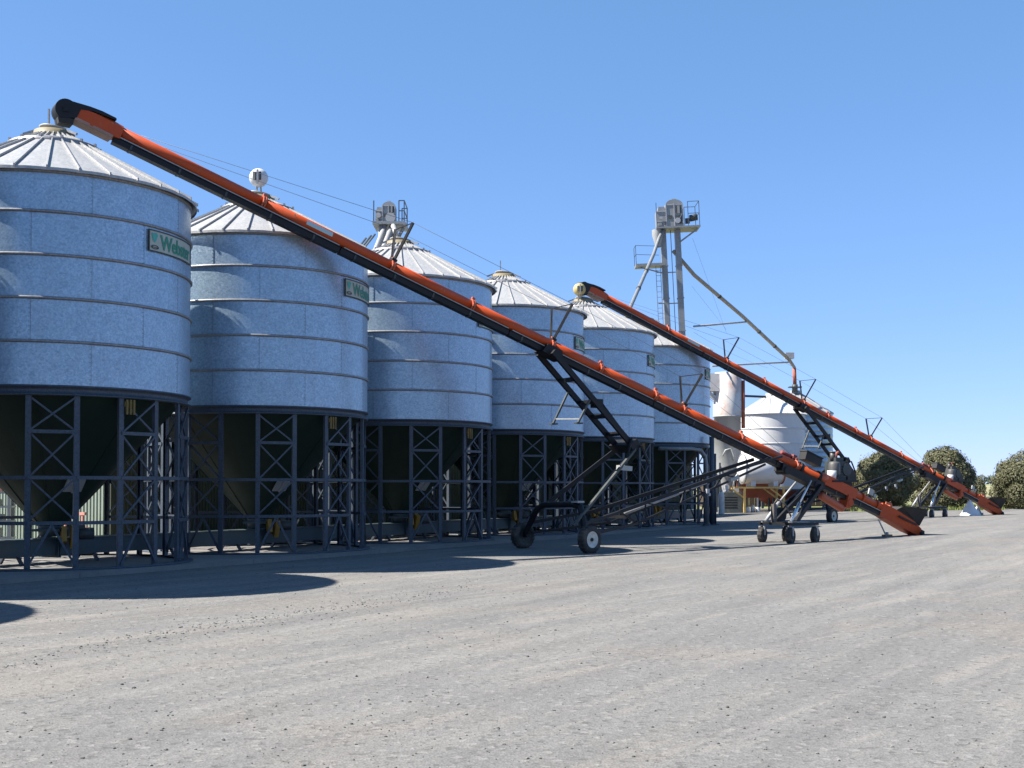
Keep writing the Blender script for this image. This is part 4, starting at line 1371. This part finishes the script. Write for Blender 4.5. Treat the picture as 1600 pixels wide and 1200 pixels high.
def rusty_tank():
    Y = 80; X = (1137 - 800) / FPX * Y; g = gz(X)
    root = empty('upright_tank', (X, Y, g), 0, 'tall white upright tank with rust streaks beside the furthest silo', 'tank')
    zt = pt(1137, 583, Y).z - g; z1 = pt(1137, 652, Y).z - g
    b = MB(); b.lathe([(0.0, zt + 0.06), (0.8, zt + 0.02), (0.92, zt - 0.06), (0.92, z1)][::-1], 40); b.build('shell', M['rusty'], root)
    b = MB(); b.lathe([(0.45, 1.9), (0.86, 3.0), (0.86, z1 + 0.0), (0.95, z1), (0.95, z1 + 0.08), (0.92, z1 + 0.08)], 40); b.build('lower_shell', M['pale'], root)
    b = MB(); b.box((-0.95, -0.3, zt - 0.65), (0.9, 0.8, 1.15)); b.bar((-1.4, -0.3, zt - 1.25), (-0.4, -0.3, zt - 2.0), 0.3); b.build('inlet_duct', M['rusty'], root)
    b = MB(); b.tube((0.98, -0.25, zt - 3.6), (0.98, -0.25, zt - 0.5), 0.12, 12); b.build('down_pipe', M['rust'], root)
    b = MB(); b.bar((0.95, -0.2, zt - 1.5), (2.6, 0.6, zt - 1.5), 0.14); b.build('cross_pipe', M['dark'], root)
    b = MB(); b.lathe([(0.12, 0.5), (0.45, 1.9)], 24); b.build('outlet_cone', M['grey'], root)
    for i in range(4):
        b = MB(); b.bar(pol(0.86, i * 90 + 45, 0), pol(0.86, i * 90 + 45, 3.2), 0.1); b.build('leg', M['steel'], root)
    b = MB(); b.path([(-0.5, -0.95, 3.6), (-0.3, -1.0, 4.0), (0.0, -1.0, 4.1), (0.2, -1.0, 3.7), (0.25, -1.0, 3.3)], 0.05, 8); b.build('hose', M['pale'], root)
rusty_tank()

def white_tank():
    Y = 78; X = (1190 - 800) / FPX * Y; g = gz(X)
    root = empty('horizontal_tank', (X, Y, g), R(6), 'white horizontal cylinder tank lying on the yellow stand', 'tank')
    zc = pt(1190, 733, Y).z - g
    r = 0.93; L = 1.25
    b = MB(); b.lathe([(0.0, -L - 0.28), (0.5, -L - 0.22), (0.8, -L - 0.08), (r, -L), (r, L), (0.8, L + 0.08), (0.5, L + 0.22), (0.0, L + 0.28)], 40, axis='x', c=(0, 0, zc)); b.build('shell', M['white'], root)
    for s in (-1, 1):
        MB().lathe([(r - 0.01, s * L - 0.05), (r + 0.03, s * L - 0.05), (r + 0.03, s * L + 0.05), (r - 0.01, s * L + 0.05)], 40, axis='x', c=(0, 0, zc)).build('tank_hoop', M['rust'] if s > 0 else M['grey'], root)
    for s in (-0.7, 0.75):
        b = MB(); b.box((s, 0, zc - r - 0.0), (0.30, 1.1, 0.34)); b.build('saddle', M['white'], root)
    b = MB(); b.tube((0.2, 0, zc + r - 0.02), (0.2, 0, zc + r + 0.2), 0.2, 14); b.build('manhole', M['pale'], root)
    zs = zc - r - 0.18
    st = empty('tank_stand', (X, Y, g), R(6), 'yellow steel stand with corner braces under the white tank', 'stand')
    for sx in (-1.32, 1.2):
        for sy in (-0.7, 0.7):
            MB().box((sx, sy, zs / 2 - 0.05), (0.13, 0.13, zs - 0.1)).build('leg', M['ochre'], st)
            MB().bar((sx, sy, zs * 0.55), (sx - 0.85, sy, zs - 0.12), 0.09).build('corner_brace', M['ochre'], st)
    for sy in (-0.7, 0.7): MB().box((-0.2, sy, zs - 0.06), (3.6, 0.12, 0.11)).build('top_beam', M['ochre'], st)
    for sx in (-1.32, 1.2): MB().box((sx, 0, zs - 0.062), (0.12, 1.28, 0.10)).build('cross_beam', M['ochre'], st)
    return X, Y, g, zs
TX, TY, TG, TZS = white_tank()

def bin_and_bits():
    # rusty bin in the shade under the stand
    root = empty('rusty_bin', (TX + 0.25, TY + 2.6, TG), R(4), 'rust brown open bin in the shade behind the yellow stand', 'bin')
    b = MB(); b.add([(-1.0, -0.6, 0.9), (1.0, -0.6, 0.9), (1.0, 0.6, 0.9), (-1.0, 0.6, 0.9), (-1.35, -0.9, 2.0), (1.35, -0.9, 2.0), (1.35, 0.9, 2.0), (-1.35, 0.9, 2.0)],
                    [(3, 2, 1, 0), (0, 1, 5, 4), (1, 2, 6, 5), (2, 3, 7, 6), (3, 0, 4, 7)]); b.build('tub', M['rust'], root)
    for sx in (-0.9, 0.9):
        for sy in (-0.5, 0.5): MB().box((sx, sy, 0.45), (0.1, 0.1, 0.92)).build('leg', M['dark'], root)
    b = MB()
    for sy in (-0.92, 0.92): b.bar((-1.38, sy, 2.0), (1.38, sy, 2.0), 0.07)
    b.build('rim', M['rust'], root)
    # small white drums
    labs = ['leftmost small white drum on the ground below the yellow stand', 'middle small white drum on the ground below the yellow stand', 'rightmost small white drum on the ground below the yellow stand']
    for k, (dx, dy, r, h) in enumerate(((-0.95, -0.2, 0.15, 0.34), (-0.55, 0.1, 0.14, 0.42), (-0.28, -0.15, 0.14, 0.34))):
        d = empty('white_drum', (TX + dx, TY + dy, TG), 0, labs[k], 'drum', 'small white drums under the stand')
        MB().lathe([(0.0, 0.0), (r, 0.0), (r * 1.04, h * 0.3), (r, h * 0.35), (r * 1.04, h * 0.7), (r, h * 0.95), (0, h)], 18).build('barrel', M['white'], d)
        MB().lathe([(0.0, h + 0.04), (0.05, h + 0.035), (0.05, h - 0.01)][::-1], 10).build('cap', M['pale'], d)
    # standing gas bottle
    Y = 74; X = (1127 - 800) / FPX * Y; g = gz(X)
    d = empty('gas_bottle', (X, Y, g), 0, 'tall white gas bottle with a rusty side standing near the furthest silo', 'gas bottle')
    MB().lathe([(0, 0), (0.17, 0), (0.18, 0.05), (0.18, 1.15), (0.13, 1.32), (0.06, 1.38)], 22).build('cylinder', M['rusty'], d)
    b = MB(); b.tube((0, 0, 1.36), (0, 0, 1.5), 0.035, 10); b.box((0, 0, 1.46), (0.12, 0.05, 0.05)); b.build('valve', M['grey'], d)
    # dark pump housing to its right
    Y = 78; X = (1143 - 800) / FPX * Y; g = gz(X)
    d = empty('pump_housing', (X, Y, g), R(-5), 'dark steel pump housing between the gas bottle and the yellow stand', 'machine')
    b = MB(); b.box((0, 0, 0.65), (1.35, 1.0, 1.3), None, (0.94, 0.9)); b.build('casing', M['dark'], d)
    b = MB()
    for k in range(5): b.box((-0.1, -0.49 + 0.008 * k, 0.35 + 0.16 * k), (0.8, 0.03, 0.06))
    b.build('vent_louvre', M['black'], d)
    b = MB(); b.tube((-0.3, 0, 1.28), (-0.3, 0, 1.6), 0.14, 14); b.tube((-0.3, -0.2, 1.65), (-0.3, 0.25, 1.65), 0.16, 14); b.box((0.25, -0.1, 1.42), (0.35, 0.4, 0.25)); b.build('pump_head', M['grey'], d)
    b = MB(); b.path([(0.1, 0, 1.6), (0.2, 0, 2.2), (0.5, 0, 2.6), (0.9, 0, 2.72), (1.4, 0, 2.74)], 0.06, 8); b.build('feed_hose', M['grey'], d)
    b = MB(); b.lathe([(0, -0.22), (0.2, -0.2), (0.26, 0), (0.2, 0.2), (0, 0.22)], 18, c=(1.25, -0.2, 2.95)); b.build('float_chamber', M['white'], d)
    # bent pipe and post at the furthest silo
    c5 = rowpt(5 * SP, 0)
    P = [c5 + Vector((0.2, -3.25, 3.42)), c5 + Vector((1.7, -2.85, 3.42)), c5 + Vector((2.1, -2.62, 3.36)), c5 + Vector((2.32, -2.5, 3.12)), c5 + Vector((2.38, -2.46, 2.7)), c5 + Vector((2.4, -2.45, 0.08))]
    o = P[-1].copy()
    d = empty('aeration_pipe', o, 0, 'grey pipe bending down in front of the furthest silo legs', 'pipe')
    MB().path([p - o for p in P], 0.085, 12).build('pipe', M['tubing'], d)
    MB().lathe([(0.0, 0.06), (0.16, 0.06), (0.16, 0.0)][::-1], 16).build('pipe_foot', M['steel'], d)
    for k, (dx, dy, hh, r, lab) in enumerate(((2.75, -1.65, 3.95, 0.11, 'thick grey upright post against the right side of the furthest silo'), (2.98, -1.1, 3.2, 0.06, 'thin grey upright post behind the thick post by the furthest silo'))):
        q = c5 + Vector((dx, dy, 0))
        d = empty('steel_post', (q.x, q.y, gz(q.x)), 0, lab, 'post', 'grey posts beside the furthest silo')
        MB().tube((0, 0, 0), (0, 0, hh), r, 12).build('shaft', M['steel'], d)
        MB().box((0, 0, 0.02), (0.34, 0.34, 0.04)).build('foot_plate', M['steel'], d)
bin_and_bits()

def shade_backdrop():  # invented building, added to darken the view behind the tank stand
    p0 = Vector((14.6, 93.5, 0)); g = gz(16)
    root = empty('shade_backdrop', (p0.x, p0.y, g), 0, 'added low boarded backdrop, dark brown for the shade behind the white tank', 'backdrop')
    W = 0.42
    b = MB(); b.box((W / 2, 0, 1.05), (W - 0.02, 0.04, 2.1)); me = b.mesh('wall_board', M['shade_boards'])
    for i in range(28): place('wall_board', me, root, (i * W, 0.012 * (i % 2), 0))
    b = MB(); b.box((14 * W, 1.6, 2.16), (28 * W + 0.3, 3.6, 0.08)); b.build('roof', M['shade_boards'], root)
    for x in (0.03, 28 * W - 0.03):
        MB().box((x, 1.6, 1.05), (0.05, 3.1, 2.1)).build('end_wall', M['shade_boards'], root)
shade_backdrop()

# ------------------------------------------------------------------ yard bits behind the leftmost silo
def left_bits():
    base = Vector((-14.55, 33.6, 0))
    d = empty('storage_rack', base, R(14), 'cluttered grey steel rack behind the leftmost silo at the picture edge', 'rack')
    for x in (-1.3, -0.2, 0.85):
        for y in (-0.35, 0.35): MB().box((x, y, 0.8), (0.08, 0.08, 1.6)).build('upright', M['pale'], d)
    for z in (0.35, 0.8, 1.2, 1.58): MB().box((-0.22, 0, z), (2.3, 0.8, 0.05)).build('shelf', M['pale'], d)
    k = 0
    names = []
    for z in (0.375, 0.825, 1.225):
        for x in (-0.95, -0.5, 0.15, 0.5):
            k += 1
            h = 0.14 + 0.2 * rnd.random(); wdt = 0.2 + 0.18 * rnd.random()
            m = [M['grey'], M['white'], M['rust'], M['dark']][k % 4]
            c = base + Matrix.Rotation(R(14), 3, 'Z') @ Vector((x, 0, 0))
            o = MB().box((0, 0, h / 2), (wdt, 0.4, h), None, (0.93, 0.9)).box((0, 0, h + 0.01), (wdt * 0.96, 0.38, 0.02)).build('parts_tub', m, None, (c.x, c.y, z + 0.002), (0, 0, R(14 + rnd.uniform(-8, 8))))
            tag(o, '%s parts tub on the %s rack shelf, %s from its left end' % (['grey', 'white', 'rust brown', 'dark'][k % 4], {0.375: 'lowest', 0.825: 'middle', 1.225: 'upper'}[z], {-0.95: 'first', -0.5: 'second', 0.15: 'third', 0.5: 'fourth'}[x]), 'tub', 'parts tubs on the rack')
    c = base + Matrix.Rotation(R(14), 3, 'Z') @ Vector((0.35, -0.05, 0))
    o = MB().box((0, 0, 0.16), (0.62, 0.5, 0.32)).box((0, 0, 0.335), (0.66, 0.54, 0.04)).box((0, -0.26, 0.2), (0.2, 0.03, 0.05)).build('faded_crate', M['pink'], None, (c.x, c.y, 1.61), (0, 0, R(10)))
    tag(o, 'faded red crate on top of the rack behind the leftmost silo', 'crate')
    d = empty('barrier_rail', (-11.8, 33.25, 0), R(-24), 'faded red barrier rail standing before the pale green shed end', 'barrier')
    for x in (-0.3, 0.3): MB().box((x, 0, 0.5), (0.05, 0.05, 1.0)).build('post', M['pink'], d)
    MB().box((0, 0, 1.02), (0.8, 0.07, 0.08)).build('rail', M['pink'], d)
    MB().box((0, 0, 0.6), (0.64, 0.04, 0.05)).build('rail', M['pink'], d)
    o = MB().box((0, 0, 0.26), (0.52, 0.34, 0.52)).box((0, 0, 0.54), (0.56, 0.38, 0.05)).box((0, -0.19, 0.42), (0.16, 0.03, 0.05)).build('red_toolbox', M['red'], None, (-11.5, 32.7, 0.1), (0, 0, R(-12)))
    tag(o, 'dark red toolbox standing below the faded barrier rail', 'toolbox')
left_bits()

# ------------------------------------------------------------------ white bulk bag near the farther conveyor
def bulk_bag(px, Y, s, label):
    X = (px - 800) / FPX * Y
    b = MB()
    n, m = 22, 14
    vs = []
    for j in range(m + 1):
        f = j / m
        for i in range(n):
            a = 2 * PI * i / n
            rr = (0.40 * (1 - f ** 1.5) + 0.14 * (1 - f) ** 3) * (1 + 0.16 * mnoise.noise(Vector((math.cos(a) * 1.6, math.sin(a) * 1.6, f * 2.6 + px))))
            rr = max(rr, 0.02)
            sq = 1.0 / max(abs(math.cos(a)), abs(math.sin(a))) ** 0.5
            z = 0.95 * f + 0.12 * f * mnoise.noise(Vector((math.cos(a) * 2, math.sin(a) * 2, px + 5)))
            vs.append((rr * sq * math.cos(a) * s, rr * sq * math.sin(a) * s, z * s))
    fs = [(j * n + i, j * n + (i + 1) % n, (j + 1) * n + (i + 1) % n, (j + 1) * n + i) for j in range(m) for i in range(n)]
    b.add(vs, fs, True)
    b.add(vs[-n:], [tuple(range(n))])
    o = b.build('bulk_bag', M['sack'], None, (X, Y, gz(X)), (0, 0, 0.5))
    tag(o, label, 'bag', 'slumped white bags by the farther conveyor')
bulk_bag(1515, 64.5, 0.86, 'slumped pointed white bulk bag on the gravel near the farther conveyor tail')
bulk_bag(1526, 65.2, 0.5, 'low grey white bag lying against the pointed white bag')

# ------------------------------------------------------------------ shrubs
def leaf_cloud(pts, nrm, size, seed):
    g = np.random.default_rng(seed)
    n = len(pts)
    t = g.normal(size=(n, 3)); nn = nrm + g.normal(size=(n, 3)) * 0.38
    nn /= np.linalg.norm(nn, axis=1)[:, None]
    t -= nn * np.sum(t * nn, axis=1)[:, None]; t /= np.linalg.norm(t, axis=1)[:, None]
    b = np.cross(nn, t)
    s = size * g.uniform(0.55, 1.35, size=(n, 1)); q = s * g.uniform(0.45, 0.8, size=(n, 1))
    v = np.stack([pts - t * s, pts + b * q, pts + t * s, pts - b * q], axis=1).reshape(-1, 3)
    me = bpy.data.meshes.new('crown')
    me.vertices.add(4 * n); me.vertices.foreach_set('co', v.ravel())
    me.loops.add(4 * n); me.loops.foreach_set('vertex_index', np.arange(4 * n, dtype=np.int32))
    me.polygons.add(n); me.polygons.foreach_set('loop_start', np.arange(0, 4 * n, 4, dtype=np.int32))
    me.update(calc_edges=True)
    return me

def crown_points(n, blobs, seed):
    g = np.random.default_rng(seed)
    vol = np.array([b[3] * b[4] for b in blobs]); vol = vol / vol.sum()
    P = []; N = []
    for k, b in enumerate(blobs):
        m = int(n * vol[k])
        d = g.normal(size=(m, 3)); d /= np.linalg.norm(d, axis=1)[:, None]
        rr = g.uniform(0.55, 1.0, size=m) ** 0.4
        # bumpy surface
        bump = np.array([mnoise.noise(Vector((x[0] * 2.4 + b[0] * 3, x[1] * 2.4 + b[1], x[2] * 2.4 + b[2] + seed))) * 0.16 + mnoise.noise(Vector((x[0] * 6, x[1] * 6 + b[0], x[2] * 6 + seed))) * 0.12 for x in d])
        rr = rr * (1 + bump)
        P.append(np.stack([b[0] + d[:, 0] * rr * b[3], b[1] + d[:, 1] * rr * b[3], b[2] + d[:, 2] * rr * b[4]], axis=1)); N.append(d)
    return np.concatenate(P), np.concatenate(N)

def shrub(px, py, Y, wpx, hpx, label, seed, n=48000, name='dense_shrub', mat='leaf'):
    X = (px - 800) / FPX * Y; g = gz(X)
    top = pt(px, py, Y).z - g
    Wd = wpx / FPX * Y / 2
    r0 = random.Random(seed)
    root = empty(name, (X, Y, g), 0, label, 'tree', 'rounded trees at the end of the yard')
    blobs = [(0, 0, top * 0.44, Wd * 0.84, top * 0.52), (0.1, 0, top * 0.66, Wd * 0.52, top * 0.32)]
    for i in range(30):
        a = r0.uniform(0, 2 * PI); f = r0.uniform(0.05, 0.92)
        prof = math.sqrt(max(0.02, 1 - (max(0, f - 0.22) / 0.76) ** 1.7)) * (0.88 + 0.12 * min(1, f / 0.22))
        rr = Wd * prof * r0.uniform(0.60, 0.80)
        s = r0.uniform(0.22, 0.36) * (1.0 if f < 0.6 else 0.85)
        blobs.append((rr * math.cos(a), rr * math.sin(a), top * (0.08 + 0.80 * f), Wd * s, Wd * s * 0.9))
    P, N = crown_points(n, blobs, seed)
    keep = P[:, 2] > 0.05
    me = leaf_cloud(P[keep], N[keep], 0.062, seed)
    me.materials.append(M[mat])
    place('crown', me, root)
    b = MB()
    b.path([(0, 0, -0.05), (0.05, 0, 0.5), (-0.03, 0.04, 1.2), (0.04, 0, top * 0.6)], 0.13, 8)
    for i in range(5):
        a = i * 1.3; b.tube((0, 0, 0.5 + 0.3 * i), (Wd * 0.55 * math.cos(a), Wd * 0.55 * math.sin(a), 1.1 + 0.4 * i), 0.05, 6, 0.02)
    b.build('trunk', M['bark'], root)
    return root
shrub(1380, 701, 79, 112, 94, 'olive green rounded tree between the two conveyors, behind the farther one', 11)
shrub(1476, 694, 82, 104, 102, 'tallest olive green rounded tree, behind the farther conveyor engine', 12)
shrub(1606, 700, 84, 126, 94, 'olive green rounded tree cut by the right edge of the picture', 13)
shrub(1531, 744, 110, 22, 44, 'small dark tree far behind in the gap between the rounded trees', 14, 2500)

def far_line():
    g = np.random.default_rng(5)
    P = []; N = []
    for k in range(170):
        x = -300 + k * 5.5 + g.uniform(-2, 2); y = 560 + g.uniform(-25, 25); h = g.uniform(3.0, 6.0)
        zb = 4.0
        m = 90
        d = g.normal(size=(m, 3)); d /= np.linalg.norm(d, axis=1)[:, None]
        P.append(np.stack([x + d[:, 0] * 5, y + d[:, 1] * 4, zb + h * 0.45 + d[:, 2] * h * 0.55], axis=1)); N.append(d)
    me = leaf_cloud(np.concatenate(P), np.concatenate(N), 1.1, 3)
    me.materials.append(M['farleaf'])
    o = place('distant_treeline', me); tag(o, 'dark line of far woods along the horizon', 'woods', None, 'stuff')
far_line()

def verge():
    g = np.random.default_rng(9)
    n = 9000
    x = g.uniform(23, 62, n); y = 86.5 + g.uniform(-1, 1, n) ** 3 * 3.0 + g.uniform(-1.0, 5.0, n)
    near = g.random(n) < 0.35
    cx = np.array([23.4, 29.3, 37.8]); cy = np.array([77.8, 81.0, 83.0])
    k = g.integers(0, 3, n)
    a = g.uniform(0, 2 * PI, n); r = g.uniform(1.7, 2.9, n)
    x = np.where(near, cx[k] + r * np.cos(a), x); y = np.where(near, cy[k] + r * np.sin(a) * 0.8, y)
    h = g.uniform(0.10, 0.34, n)
    P = np.stack([x, y, np.array([gz(q) for q in x]) + h * 0.5], axis=1)
    ang = g.uniform(0, 2 * PI, n)
    wv = np.stack([np.cos(ang), np.sin(ang), np.zeros(n)], axis=1) * g.uniform(0.02, 0.06, (n, 1))
    up = np.stack([g.normal(0, .3, n), g.normal(0, .3, n), np.ones(n)], axis=1) * (h[:, None] * 0.5)
    v = np.stack([P - up - wv, P - up + wv, P + up * 1.0 + wv * 0.2], axis=1).reshape(-1, 3)
    me = bpy.data.meshes.new('verge_grass')
    me.from_pydata([tuple(q) for q in v], [], [(3 * i, 3 * i + 1, 3 * i + 2) for i in range(n)])
    me.materials.append(M['grassleaf'])
    o = place('verge_grass', me); tag(o, 'rough dry and green grass along the yard end under the trees', 'grass', None, 'stuff')
verge()

# ------------------------------------------------------------------ loose stones on the yard
def stones():
    g = random.Random(21)
    ico = [(0, 0, 1), (0.89, 0, 0.45), (0.28, 0.85, 0.45), (-0.72, 0.53, 0.45), (-0.72, -0.53, 0.45), (0.28, -0.85, 0.45), (0.72, 0.53, -0.45), (-0.28, 0.85, -0.45), (-0.89, 0, -0.45), (-0.28, -0.85, -0.45), (0.72, -0.53, -0.45), (0, 0, -1)]
    fc = [(0, 1, 2), (0, 2, 3), (0, 3, 4), (0, 4, 5), (0, 5, 1), (1, 6, 2), (2, 7, 3), (3, 8, 4), (4, 9, 5), (5, 10, 1), (6, 7, 2), (7, 8, 3), (8, 9, 4), (9, 10, 5), (10, 6, 1)]
    vs = []; fs = []
    def put(x, y, s):
        n = len(vs); a = g.uniform(0, 2 * PI); c, d = math.cos(a), math.sin(a)
        sx, sy, sz = s * g.uniform(.7, 1.3), s * g.uniform(.6, 1.1), s * g.uniform(.4, .8)
        for p in ico:
            q = (p[0] * sx * g.uniform(.85, 1.15), p[1] * sy * g.uniform(.85, 1.15), p[2] * sz)
            vs.append((x + q[0] * c - q[1] * d, y + q[0] * d + q[1] * c, gz(x) + sz * 0.35 + q[2]))
        fs.extend([tuple(i + n for i in f) for f in fc])
    for i in range(4200):           # thin scatter, denser close by
        y = 6.2 + 22 * g.random() ** 1.9
        x = g.uniform(-0.46, 0.50) * y
        put(x, y, 0.004 + 0.011 * g.random() ** 4 + 0.00015 * y)
    for i in range(1300):           # windrow left by the grader
        s = g.random(); lat = g.gauss(0, 0.62)
        px = 110 + 620 * s; py = 1012 - 92 * s
        Y = CAMH * FPX / (py - 763)
        x = (px - 800) / FPX * Y; y = Y + lat * 1.8
        put(x + lat * 0.3, y, 0.004 + 0.015 * g.random() ** 3.5)
    me = bpy.data.meshes.new('loose_gravel'); me.from_pydata(vs, [], fs); me.materials.append(M['stone'])
    o = place('loose_gravel', me); tag(o, 'loose grey stones scattered over the yard', 'gravel', None, 'stuff')
stones()
